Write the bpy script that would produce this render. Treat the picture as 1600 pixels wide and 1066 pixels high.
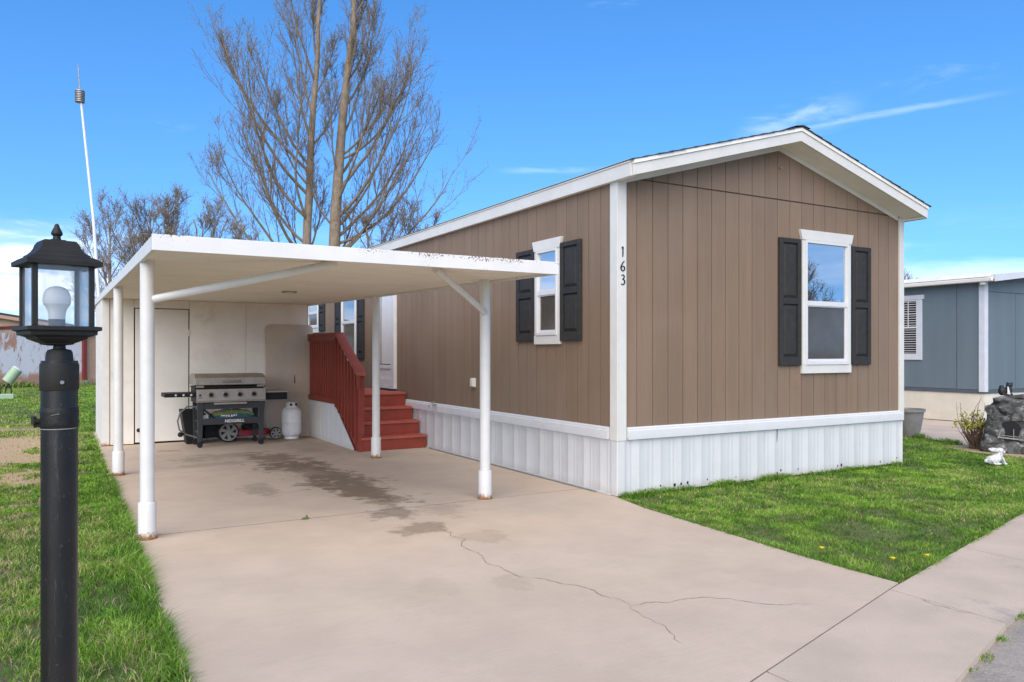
import bpy, bmesh, math, random
import numpy as np
from mathutils import Vector, Matrix, noise as mnoise

R = math.radians
for o in list(bpy.data.objects):
    bpy.data.objects.remove(o)
scene = bpy.context.scene
C = scene.collection

# ------------------------------------------------------------------ camera
YAW = 0.5287
CAM = (-4.703, -6.001, 1.42)
cd = bpy.data.cameras.new('camera')
cam = bpy.data.objects.new('camera', cd)
C.objects.link(cam)
cam.location = CAM
cam.rotation_euler = (R(90), 0, -YAW)
cd.sensor_width = 36
cd.lens = 1203.6 / 1600 * 36
cd.shift_y = 17 / 1600
cd.clip_start = 0.05
cd.clip_end = 5000
scene.camera = cam

# ------------------------------------------------------------------ sun, exposure
SUN_EL, SUN_AZ = R(41), R(218)      # azimuth clockwise from +Y
sd = bpy.data.lights.new('sun', 'SUN')
sd.energy = 1.9
sd.angle = R(78)
sd.color = (1.0, 0.88, 0.70)
sun = bpy.data.objects.new('sun', sd)
C.objects.link(sun)
sv = Vector((math.sin(SUN_AZ) * math.cos(SUN_EL), math.cos(SUN_AZ) * math.cos(SUN_EL), math.sin(SUN_EL)))
sun.rotation_euler = sv.to_track_quat('Z', 'Y').to_euler()
sun.location = (0, 0, 30)
vs = scene.view_settings
vs.view_transform = 'Standard'
vs.look = 'None'
vs.gamma = 1
vs.use_curve_mapping = False
vs.exposure = 1.4

# ------------------------------------------------------------------ world
world = bpy.data.worlds.new('World')
scene.world = world
world.use_nodes = True
wn, wl = world.node_tree.nodes, world.node_tree.links
wn.clear()


class NT:
    """small node building helper"""
    def __init__(s, tree):
        s.n, s.l = tree.nodes, tree.links

    def put(s, sock, v):
        if isinstance(v, bpy.types.NodeSocket):
            s.l.new(v, sock)
        else:
            sock.default_value = v

    def math(s, op, a, b=0.0, c=0.0, clamp=False):
        n = s.n.new('ShaderNodeMath')
        n.operation = op
        n.use_clamp = clamp
        for i, v in enumerate((a, b, c)):
            s.put(n.inputs[i], v)
        return n.outputs[0]

    def vmath(s, op, a, b=(0, 0, 0)):
        n = s.n.new('ShaderNodeVectorMath')
        n.operation = op
        s.put(n.inputs[0], a)
        s.put(n.inputs[1], b)
        return n.outputs[0]

    def noise(s, vec, scale, detail=4, rough=.55, dist=0.0):
        n = s.n.new('ShaderNodeTexNoise')
        if vec is not None:
            s.l.new(vec, n.inputs['Vector'])
        n.inputs['Scale'].default_value = scale
        n.inputs['Detail'].default_value = detail
        n.inputs['Roughness'].default_value = rough
        n.inputs['Distortion'].default_value = dist
        return n.outputs[0]

    def ramp(s, fac, lo, hi, a=0.0, b=1.0):
        n = s.n.new('ShaderNodeMapRange')
        n.interpolation_type = 'SMOOTHSTEP'
        s.put(n.inputs[0], fac)
        for i, v in enumerate((lo, hi, a, b)):
            s.put(n.inputs[i + 1], v)
        return n.outputs[0]

    def mix(s, fac, a, b, mode='MIX'):
        n = s.n.new('ShaderNodeMix')
        n.data_type = 'RGBA'
        n.blend_type = mode
        s.put(n.inputs[0], fac)
        s.put(n.inputs[6], a)
        s.put(n.inputs[7], b)
        return n.outputs[2]

    def comb(s, x, y, z):
        n = s.n.new('ShaderNodeCombineXYZ')
        for i, v in enumerate((x, y, z)):
            s.put(n.inputs[i], v)
        return n.outputs[0]

    def sep(s, v):
        n = s.n.new('ShaderNodeSeparateXYZ')
        s.l.new(v, n.inputs[0])
        return n.outputs


def rgba(c):
    return (c[0], c[1], c[2], 1.0)


W = NT(world.node_tree)
sky = wn.new('ShaderNodeTexSky')
sky.sky_type = 'NISHITA'
sky.sun_disc = False
sky.sun_elevation = SUN_EL
sky.sun_rotation = SUN_AZ
sky.altitude = 1600
sky.air_density = 1.0
sky.dust_density = 0.3
sky.ozone_density = 2.0
tc = wn.new('ShaderNodeTexCoord')
dx, dy, dz = W.sep(tc.outputs['Generated'])
hyp = W.math('SQRT', W.math('ADD', W.math('MULTIPLY', dx, dx), W.math('MULTIPLY', dy, dy)))
az = W.math('ARCTAN2', dx, dy)
te = W.math('DIVIDE', dz, W.math('MAXIMUM', hyp, 0.001))
# thin cirrus over the whole sky, a low bank of cloud round the horizon
uv = W.comb(W.math('MULTIPLY', az, 2.2), W.math('MULTIPLY', te, 9.0), 3.0)
wisp = W.noise(uv, 1.3, 6, .62, .6)
cirrus = W.math('MULTIPLY', W.ramp(wisp, .60, .80), W.ramp(te, .12, .26, .0, .14))
# streak of cirrus above the ridge, drawn by direction
fine = W.noise(W.comb(W.math('MULTIPLY', az, 9.0), W.math('MULTIPLY', te, 34.0), 1.7), 1.6, 6, .6, .5)


def streak(a0, a1, t0, t1, width, amp):
    s = W.math('DIVIDE', W.math('SUBTRACT', az, a0), a1 - a0)
    mid = W.math('ADD', t0, W.math('MULTIPLY', s, t1 - t0))
    d = W.math('ABSOLUTE', W.math('SUBTRACT', te, W.math('ADD', mid, W.math('MULTIPLY', W.math('SUBTRACT', fine, .5), width * 1.6))))
    band = W.ramp(d, 0.0, width, 1.0, 0.0)
    ends = W.math('MULTIPLY', W.ramp(s, 0.0, .3), W.ramp(s, .55, 1.0, 1.0, 0.0))
    return W.math('MULTIPLY', W.math('MULTIPLY', band, ends), W.math('MULTIPLY', W.ramp(fine, .25, .62), amp))


st = W.math('ADD', W.math('ADD', streak(.80, .97, .268, .292, .026, .20), streak(.86, 1.13, .272, .286, .006, .15)), W.math('ADD', streak(.50, .68, .2345, .235, .006, .12), streak(-.30, .14, .085, .075, .060, .95)))
low = W.noise(W.comb(W.math('MULTIPLY', az, 3.0), W.math('MULTIPLY', te, 13.0), 8.0), 1.5, 6, .55, .3)
bank = W.math('MULTIPLY', W.ramp(low, .36, .60), W.ramp(te, .05, .17, .45, 0.0))
cl = W.math('MINIMUM', W.math('ADD', W.math('ADD', cirrus, st), bank), 0.92)
hs = wn.new('ShaderNodeHueSaturation')
hs.inputs['Saturation'].default_value = 1.30
hs.inputs['Hue'].default_value = 0.502
hs.inputs['Value'].default_value = 1.30
wl.new(W.vmath('NORMALIZE', W.vmath('ADD', W.vmath('MULTIPLY', tc.outputs['Generated'], (1, 1, .78)), (0, 0, .145))), sky.inputs[0])
wl.new(sky.outputs[0], hs.inputs['Color'])
skycol = W.mix(cl, hs.outputs[0], (8.2, 8.4, 8.8, 1))
bg = wn.new('ShaderNodeBackground')
bg.inputs['Strength'].default_value = 0.08
wl.new(skycol, bg.inputs['Color'])
wo = wn.new('ShaderNodeOutputWorld')
wl.new(bg.outputs[0], wo.inputs[0])

# ------------------------------------------------------------------ materials
M = {}


def mat(name, col, rough=.6, var=.12, vs_=6.0, bump=.0, bs=60.0, metal=0.0, spec=.5, stretch=(1, 1, 1), col2=None, thr=None,
        speck=None, rnd=0.0, coat=0.0, extra=None):
    """procedural paint: base colour with noise variation, optional second colour in noise patches, fine relief"""
    m = bpy.data.materials.new(name)
    m.use_nodes = True
    t = NT(m.node_tree)
    b = t.n['Principled BSDF']
    geo = t.n.new('ShaderNodeNewGeometry')
    p = t.vmath('MULTIPLY', geo.outputs['Position'], stretch)
    n1 = t.noise(p, vs_, 5, .6)
    a = rgba([c * (1 - var) for c in col])
    c = rgba([min(1, c * (1 + var)) for c in col])
    out = t.mix(t.ramp(n1, .3, .7), a, c)
    if col2 is not None:
        n2 = t.noise(p, thr[2], 6, .65, .4)
        out = t.mix(t.ramp(n2, thr[0], thr[1]), out, rgba(col2))
    if speck is not None:
        n3 = t.noise(geo.outputs['Position'], speck[1], 2, .5)
        out = t.mix(t.ramp(n3, speck[2], speck[2] + .08), out, rgba(speck[0]))
    if rnd:
        oi = t.n.new('ShaderNodeObjectInfo')
        out = t.mix(1.0, out, t.comb(*[t.ramp(oi.outputs['Random'], 0, 1, 1 - rnd, 1 + rnd)] * 3), 'MULTIPLY')
    if extra:
        out = extra(t, geo.outputs['Position'], out)
    t.put(b.inputs['Base Color'], out)
    b.inputs['Roughness'].default_value = rough
    b.inputs['Metallic'].default_value = metal
    b.inputs['Specular IOR Level'].default_value = spec
    if coat:
        b.inputs['Coat Weight'].default_value = coat
    if bump:
        bn = t.n.new('ShaderNodeBump')
        bn.inputs['Strength'].default_value = 1.0
        bn.inputs['Distance'].default_value = bump
        t.l.new(t.noise(p, bs, 4, .6), bn.inputs['Height'])
        t.l.new(bn.outputs[0], b.inputs['Normal'])
    M[name] = m
    return m


def stain_concrete(t, pos, out):
    """damp spill stains and worn patches on the drive"""
    x, y, z = t.sep(pos)
    n = t.noise(pos, 2.6, 6, .66, .8)
    n2 = t.noise(pos, 9.0, 5, .6)
    wob = t.math('ADD', t.math('MULTIPLY', t.math('SUBTRACT', n, .5), 3.4), t.math('MULTIPLY', t.math('SUBTRACT', n2, .5), 1.7))
    tot = None
    for cx, cy, rx, ry, rot, amp in ((-2.28, 4.45, .34, .75, .10, .75), (-2.18, 3.45, .36, .90, .16, .92), (-2.04, 2.55, .33, .80, .18, .92), (-2.10, 1.62, .30, .75, .30, .92),
                                     (-2.00, 1.10, .22, .35, 0, .6), (-2.20, .40, .22, .26, 0, .78), (-2.2, -.30, .22, .22, 0, .62), (-2.95, 2.2, .16, .38, 0, .42),
                                     (-2.7, 5.0, .6, .30, 0, .4), (-1.7, 6.7, .55, .3, 0, .5), (-3.0, 4.3, .5, .18, .1, .3), (-1.75, .3, .22, .3, 0, .28),
                                     (-2.75, -1.7, .15, .18, 0, .14), (-2.32, -1.9, .12, .16, 0, .18), (-1.9, -.75, .2, .2, 0, .25),
                                     (-3.35, 6.0, .18, .12, 0, .5), (-1.45, 5.6, .3, .9, 0, .25)):
        ca, sa = math.cos(rot), math.sin(rot)
        u = t.math('SUBTRACT', x, cx)
        v = t.math('SUBTRACT', y, cy)
        a = t.math('DIVIDE', t.math('ADD', t.math('MULTIPLY', u, ca), t.math('MULTIPLY', v, sa)), rx)
        b = t.math('DIVIDE', t.math('SUBTRACT', t.math('MULTIPLY', v, ca), t.math('MULTIPLY', u, sa)), ry)
        r = t.math('SQRT', t.math('ADD', t.math('MULTIPLY', a, a), t.math('MULTIPLY', b, b)))
        e = t.math('MULTIPLY', t.ramp(t.math('ADD', r, wob), .55, 1.30, 1.0, 0.0), amp)
        tot = e if tot is None else t.math('MAXIMUM', tot, e)
    out = t.mix(tot, out, (.165, .115, .070, 1))
    # old pale scuffs and a slight grime band along the house
    sc = t.noise(t.vmath('MULTIPLY', pos, (1.0, .5, 1)), 1.1, 6, .6, .5)
    out = t.mix(t.ramp(sc, .52, .74, 0, .30), out, (.55, .47, .385, 1))
    gr = t.noise(pos, 1.7, 6, .7, .3)
    out = t.mix(t.ramp(gr, .54, .75, 0, .26), out, (.36, .30, .24, 1))
    pits = t.noise(pos, 75, 4, .7)
    out = t.mix(t.ramp(pits, .58, .72, 0, .50), out, (.30, .24, .18, 1))
    blot = t.noise(pos, 4.5, 6, .7, .2)
    out = t.mix(t.ramp(blot, .50, .72, 0, .16), out, (.40, .33, .26, 1))
    br = t.noise(t.vmath('MULTIPLY', pos, (5, 110, 1)), 1.0, 3, .6, .2)
    out = t.mix(t.ramp(br, .40, .70, 0, .12), out, (.30, .24, .18, 1))
    return out


def rust_fascia(t, pos, out):
    x, y, z = t.sep(pos)
    n = t.noise(pos, 62, 4, .55, .3)
    big = t.noise(t.vmath('MULTIPLY', pos, (1, 1, 0)), 2.1, 2, .5)
    # paint has flaked off in clusters along the top edge of the front board
    edge = t.ramp(t.math('SUBTRACT', z, t.math('MULTIPLY', y, .0165)), 2.135, 2.185)
    right = t.ramp(x, -3.9, -1.6, .0, .12)
    k = t.math('ADD', t.math('ADD', n, t.math('MULTIPLY', edge, .13)), t.math('ADD', right, t.math('MULTIPLY', t.math('SUBTRACT', big, .5), .55)))
    out = t.mix(t.ramp(k, .815, .835, 0, .9), out, (.16, .085, .045, 1))
    return out


def rust_foot(t, pos, out):
    x, y, z = t.sep(pos)
    n = t.noise(pos, 30, 4, .6)
    k = t.math('ADD', z, t.math('MULTIPLY', t.math('SUBTRACT', n, .5), .12))
    out = t.mix(t.ramp(k, .015, .060, 1, 0), out, (.30, .14, .055, 1))
    ch = t.noise(pos, 55, 3, .6)
    return t.mix(t.math('MULTIPLY', t.ramp(ch, .68, .72), t.ramp(z, .05, .22, 1, 0)), out, (.14, .10, .08, 1))


def peel_mural(t, pos, out):
    x, y, z = t.sep(pos)
    n = t.noise(t.vmath('MULTIPLY', pos, (1, 1, .35)), 2.4, 6, .7, .6)
    low = t.ramp(t.math('ADD', z, t.math('MULTIPLY', t.math('SUBTRACT', n, .5), 1.2)), .45, .7)
    k = t.math('MULTIPLY', t.ramp(n, .40, .47), low)
    out = t.mix(k, out, (.66, .66, .68, 1))
    g = t.noise(t.vmath('MULTIPLY', pos, (1, 1, .5)), 7, 5, .7)
    return t.mix(t.math('MULTIPLY', t.ramp(g, .56, .66, 0, .55), low), out, (.33, .24, .24, 1))


def splash(t, pos, out):
    """dirt splashed up the foot of the skirting and run marks"""
    x, y, z = t.sep(pos)
    n = t.noise(pos, 9, 5, .6)
    k = t.ramp(t.math('ADD', z, t.math('MULTIPLY', t.math('SUBTRACT', n, .5), .10)), .0, .11, .38, 0)
    out = t.mix(k, out, (.42, .36, .29, 1))
    v = t.noise(t.vmath('MULTIPLY', pos, (1, 1, .06)), 11, 5, .65)
    return t.mix(t.ramp(v, .53, .74, 0, .28), out, (.42, .42, .40, 1))


def ground_patch(t, pos, out):
    """bare earth patch on the left lawn, thin grass elsewhere"""
    x, y, z = t.sep(pos)
    n = t.noise(pos, 1.3, 6, .65, .5)
    a = t.math('DIVIDE', t.math('ADD', x, 5.5), .85)
    b = t.math('DIVIDE', t.math('SUBTRACT', y, 6.6), 5.4)
    r = t.math('ADD', t.math('SQRT', t.math('ADD', t.math('MULTIPLY', a, a), t.math('MULTIPLY', b, b))), t.math('MULTIPLY', t.math('SUBTRACT', n, .5), 1.5))
    out = t.mix(t.ramp(r, .7, 1.35, 1, 0), out, (.42, .295, .165, 1))
    yel = t.noise(pos, .9, 5, .6, .3)
    far = t.ramp(y, 9, 16)
    return t.mix(t.math('MULTIPLY', t.ramp(yel, .5, .62, 0, .5), far), out, (.20, .22, .04, 1))


def bark_marks(t, pos, out):
    n = t.noise(t.vmath('MULTIPLY', pos, (1, 1, 2.2)), 2.1, 4, .7, .8)
    return t.mix(t.ramp(n, .62, .70, 0, .8), out, (.05, .04, .032, 1))


def rail_wear(t, pos, out):
    n = t.noise(t.vmath('MULTIPLY', pos, (1, 1, .5)), 14, 5, .65)
    return t.mix(t.ramp(n, .60, .78, 0, .4), out, (.10, .022, .014, 1))


def pole_scuff(t, pos, out):
    n = t.noise(t.vmath('MULTIPLY', pos, (70, 70, 7)), 1.0, 5, .75, 1.2)
    out = t.mix(t.ramp(n, .60, .72, 0, .45), out, (.11, .105, .10, 1))
    d = t.noise(t.vmath('MULTIPLY', pos, (160, 160, 160)), 1.0, 3, .6)
    return t.mix(t.ramp(d, .66, .72, 0, .35), out, (.16, .15, .14, 1))




def siding_grain(t, pos, out):
    """embossed grain, sun fading in broad clouds, reddish blotches, dust low down"""
    g1 = t.noise(t.vmath('MULTIPLY', pos, (70, 70, 1.6)), 1.0, 4, .65, .3)
    out = t.mix(t.ramp(g1, .35, .70, 0, .30), out, (.135, .092, .060, 1))
    f = t.noise(pos, .8, 5, .6, .4)
    out = t.mix(t.ramp(f, .42, .70, 0, .30), out, (.27, .20, .14, 1))
    b = t.noise(t.vmath('MULTIPLY', pos, (1, 1, .5)), 3.2, 5, .65, .5)
    out = t.mix(t.ramp(b, .56, .72, 0, .35), out, (.25, .145, .10, 1))
    k = t.noise(pos, 34, 3, .6)
    return t.mix(t.ramp(k, .70, .76, 0, .45), out, (.33, .26, .20, 1))


mat('siding', (.215, .144, .090), .72, .06, 3, .0012, 60, stretch=(3, 3, .12), rnd=.05, extra=siding_grain)
mat('siding_back', (.13, .09, .06), .85, .1)
mat('white_trim', (.64, .62, .56), .5, .04, 4, .0006, 80)
mat('soffit', (.84, .80, .70), .6, .04, 4)
mat('skirt_white', (.63, .625, .60), .42, .035, 3, .0004, 30, extra=splash)
mat('vinyl_white', (.64, .635, .62), .35, .03)
mat('shutter', (.036, .034, .031), .62, .14, 20, .0005, 120, spec=.2)
mat('number_black', (.012, .012, .013), .4, .05)
mat('shingle', (.05, .05, .053), .9, .3, 40, .003, 160, rnd=.12)
mat('concrete', (.545, .432, .322), .88, .07, 1.6, .0010, 240, extra=stain_concrete)
mat('sidewalk_mat', (.53, .425, .322), .88, .08, 1.8, .0010, 240, col2=(.33, .29, .25), thr=(.55, .75, 1.5), speck=((.25, .22, .19), 170, .62))
mat('neighbor_concrete', (.52, .42, .33), .9, .1, 1.5, .001, 200)
mat('asphalt', (.33, .285, .235), .95, .15, 4, .006, 90, speck=((.42, .38, .33), 75, .60), col2=(.20, .175, .15), thr=(.5, .7, 60))
mat('crack_dark', (.20, .16, .125), .95, .2, 20)
mat('joint_soil', (.12, .095, .07), .95, .25, 20)
mat('soil', (.105, .082, .050), .95, .3, 6, .01, 30, col2=(.07, .10, .02), thr=(.42, .58, 5), extra=ground_patch)
mat('lawn_soil', (.115, .135, .035), .95, .3, 6, .01, 30)
mat('mulch', (.42, .32, .19), .95, .25, 18, .008, 60)
mat('carport_paint', (.66, .64, .58), .55, .05, 3, .0006, 60)
mat('fascia_paint', (.72, .70, .65), .5, .035, 4, .0008, 90, extra=rust_fascia)
mat('ceiling_paint', (.86, .80, .70), .7, .07, 2.5, .0012, 26, stretch=(1, 8, 1), speck=((.36, .30, .24), 30, .70))
mat('post_paint', (.69, .67, .62), .42, .04, 8, .0008, 30, extra=rust_foot)
mat('shed_paint', (.82, .76, .665), .65, .06, 2, .0012, 40, col2=(.68, .60, .49), thr=(.52, .74, 2.2))
mat('shed_door', (.76, .72, .64), .6, .04, 2, .0008, 40)
mat('panel_beige', (.54, .45, .345), .6, .06, 3, .0006, 50, speck=((.22, .18, .14), 24, .70))
mat('stair_red', (.235, .036, .019), .52, .10, 5, .0010, 60, stretch=(1, 1, 1), extra=rail_wear)
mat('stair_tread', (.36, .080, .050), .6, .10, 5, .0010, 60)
mat('steel', (.36, .315, .255), .42, .10, 8, .0, 30, metal=.55)
mat('steel_dull', (.30, .27, .23), .48, .08, 8, metal=.6)
mat('grill_black', (.011, .011, .011), .6, .15, 10, .0005, 120, spec=.3)
mat('grill_grey', (.030, .032, .032), .55, .10, 8)
mat('rubber', (.014, .014, .014), .8, .2)
mat('wheel_grey', (.30, .285, .255), .5, .1, 30)
mat('mower_red', (.33, .018, .022), .35, .08)
mat('tank_white', (.72, .72, .71), .38, .04, 10, .0006, 60)
mat('brass', (.45, .33, .14), .35, .1, metal=.8)
mat('bag_blue', (.018, .075, .115), .4, .35, 14)
mat('bag_green', (.10, .13, .02), .4, .35, 18)
mat('bag_white', (.62, .62, .60), .45, .06)
mat('lamp_black', (.021, .019, .016), .58, .2, 14, .0004, 200, spec=.3)
mat('pole_black', (.011, .0105, .009), .36, .2, 14, .0004, 160, spec=.5, extra=pole_scuff)
mat('tape_black', (.013, .0125, .011), .5, .25, 60, .002, 60, spec=.3, speck=((.20, .19, .18), 90, .70))
mat('scuff_pale', (.22, .21, .20), .7, .2, 60)
mat('rust', (.27, .125, .05), .9, .3, 30)
mat('bulb_top', (.94, .94, .95), .35, .02)
mat('bulb_base', (.95, .94, .92), .45, .02)
mat('socket_grey', (.16, .155, .15), .5, .2, 60)
mat('antenna_white', (.78, .79, .80), .35, .03)
mat('metal_grey', (.35, .34, .32), .4, .15, 20, metal=.6)
mat('neighbor_blue', (.125, .162, .180), .7, .05, 2, .0008, 40, stretch=(2, 2, .2))
mat('neighbor_dark', (.075, .095, .11), .7, .1)
mat('neighbor_trim', (.58, .595, .62), .5, .05)
mat('neighbor_cream', (.66, .61, .49), .75, .06, 3, .002, 30, col2=(.50, .42, .31), thr=(.6, .8, 1.5))
mat('neighbor_roof', (.76, .73, .66), .45, .06, 4)
mat('gap_black', (.010, .010, .010), .9, .1)
mat('blind', (.70, .70, .66), .5, .05)
mat('rock', (.088, .087, .083), .80, .45, 9, .014, 30, rnd=.35, col2=(.34, .33, .31), thr=(.50, .72, 11))
mat('rock_core', (.05, .05, .048), .9, .4, 9, .01, 24)
mat('statue_white', (.60, .59, .57), .75, .14, 26, .004, 60, speck=((.28, .27, .25), 48, .56))
mat('fig_black', (.012, .012, .013), .6, .2)
mat('pot_grey', (.20, .195, .18), .6, .1, 8, .001, 60)
mat('twig', (.135, .085, .060), .85, .25, 20)
mat('shrub_leaf', (.34, .34, .04), .6, .3, 30)
mat('bark', (.25, .19, .13), .9, .22, 7, .02, 18, stretch=(1, 1, .45), extra=bark_marks)
mat('branch', (.20, .152, .102), .9, .25, 5)
mat('branch_far', (.23, .18, .13), .9, .25, 5)
mat('bud', (.30, .235, .12), .8, .3, 12)
mat('bud_pale', (.32, .27, .18), .8, .3, 12)
mat('pink_wall', (.44, .25, .18), .85, .06, 3, .002, 20, extra=peel_mural)
mat('pink_plain', (.50, .32, .22), .85, .06, 3)
mat('tan_wall', (.56, .40, .27), .85, .05, 3)
mat('dark_red', (.20, .035, .028), .7, .1)
mat('pale_green', (.33, .46, .29), .5, .05)
mat('block', (.40, .36, .31), .9, .1, 8)
mat('dandelion', (.75, .55, .02), .6, .1, 60)
mat('leaf_green', (.10, .16, .03), .5, .2, 40)
mat('ivory', (.66, .63, .54), .5, .04)


def glass(name, refl, tint, rough=0.0, haze=None):
    m = bpy.data.materials.new(name)
    m.use_nodes = True
    t = NT(m.node_tree)
    t.n.remove(t.n['Principled BSDF'])
    out = t.n['Material Output']
    g = t.n.new('ShaderNodeBsdfGlossy')
    g.inputs['Roughness'].default_value = rough
    g.inputs['Color'].default_value = (1, 1, 1, 1)
    if haze is None:
        d = t.n.new('ShaderNodeBsdfDiffuse')
        geo = t.n.new('ShaderNodeNewGeometry')
        t.put(d.inputs['Color'], t.mix(t.noise(geo.outputs['Position'], 5, 4, .6), rgba([c * .6 for c in tint]), rgba([c * 1.4 for c in tint])))
        base = d.outputs[0]
    else:
        tr = t.n.new('ShaderNodeBsdfTransparent')
        tr.inputs[0].default_value = rgba(tint)
        d = t.n.new('ShaderNodeBsdfDiffuse')
        d.inputs[0].default_value = (.86, .85, .82, 1)
        tl = t.n.new('ShaderNodeBsdfTranslucent')
        tl.inputs[0].default_value = (.95, .94, .91, 1)
        ad = t.n.new('ShaderNodeMixShader')
        ad.inputs[0].default_value = .5
        t.l.new(d.outputs[0], ad.inputs[1])
        t.l.new(tl.outputs[0], ad.inputs[2])
        geo = t.n.new('ShaderNodeNewGeometry')
        nz = t.noise(t.vmath('MULTIPLY', geo.outputs['Position'], (30, 30, 12)), 1.0, 5, .6, .4)
        mh = t.n.new('ShaderNodeMixShader')
        t.put(mh.inputs[0], t.ramp(nz, .3, .75, haze * .5, haze * 1.5))
        t.l.new(tr.outputs[0], mh.inputs[1])
        t.l.new(ad.outputs[0], mh.inputs[2])
        base = mh.outputs[0]
    fr = t.n.new('ShaderNodeFresnel')
    fr.inputs['IOR'].default_value = 1.5
    ms = t.n.new('ShaderNodeMixShader')
    t.put(ms.inputs[0], t.math('MINIMUM', t.math('ADD', t.math('MULTIPLY', fr.outputs[0], 1.0), refl), .9))
    t.l.new(base, ms.inputs[1])
    t.l.new(g.outputs[0], ms.inputs[2])
    t.l.new(ms.outputs[0], out.inputs[0])
    M[name] = m


glass('window_glass', .50, (.05, .055, .06))
glass('screen_glass', .015, (.062, .056, .048), .10)
glass('dim_glass', .22, (.03, .03, .032), .02)
glass('lamp_glass', .0, (.98, .98, .97), 0.0, haze=.035)
glass('lamp_glass_hazed', .0, (.98, .98, .97), 0.0, haze=.15)  # clean panes with whitish haze mixed in, a painted pale backdrop for the bulb


def blade_mat(name):
    m = bpy.data.materials.new(name)
    m.use_nodes = True
    t = NT(m.node_tree)
    b = t.n['Principled BSDF']
    at = t.n.new('ShaderNodeAttribute')
    at.attribute_name = 'tint'
    geo = t.n.new('ShaderNodeNewGeometry')
    n = t.noise(geo.outputs['Position'], 3.0, 3, .5)
    c = t.mix(1.0, at.outputs['Color'], t.comb(*[t.ramp(n, .3, .7, .85, 1.15)] * 3), 'MULTIPLY')
    t.put(b.inputs['Base Color'], c)
    b.inputs['Roughness'].default_value = .55
    b.inputs['Specular IOR Level'].default_value = .25
    tl = t.n.new('ShaderNodeBsdfTranslucent')
    t.put(tl.inputs[0], c)
    ms = t.n.new('ShaderNodeMixShader')
    ms.inputs[0].default_value = .3
    t.l.new(b.outputs[0], ms.inputs[1])
    t.l.new(tl.outputs[0], ms.inputs[2])
    t.l.new(ms.outputs[0], t.n['Material Output'].inputs[0])
    M[name] = m


blade_mat('grass_blade')

# ------------------------------------------------------------------ mesh helpers
WORLD = {}          # world translation of roots


def tag(o, label=None, cat=None, group=None, kind=None):
    if label: o['label'] = label
    if cat: o['category'] = cat
    if group: o['group'] = group
    if kind: o['kind'] = kind
    return o


def thing(name, label, cat, loc=(0, 0, 0), group=None):
    o = bpy.data.objects.new(name, None)
    o.empty_display_size = .2
    C.objects.link(o)
    o.location = loc
    WORLD[o] = Vector(loc)
    return tag(o, label, cat, group)


def attach(o, parent):
    if parent is not None:
        o.parent = parent
        o.matrix_parent_inverse = Matrix.Translation(-WORLD.get(parent, Vector((0, 0, 0))))
    return o


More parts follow.
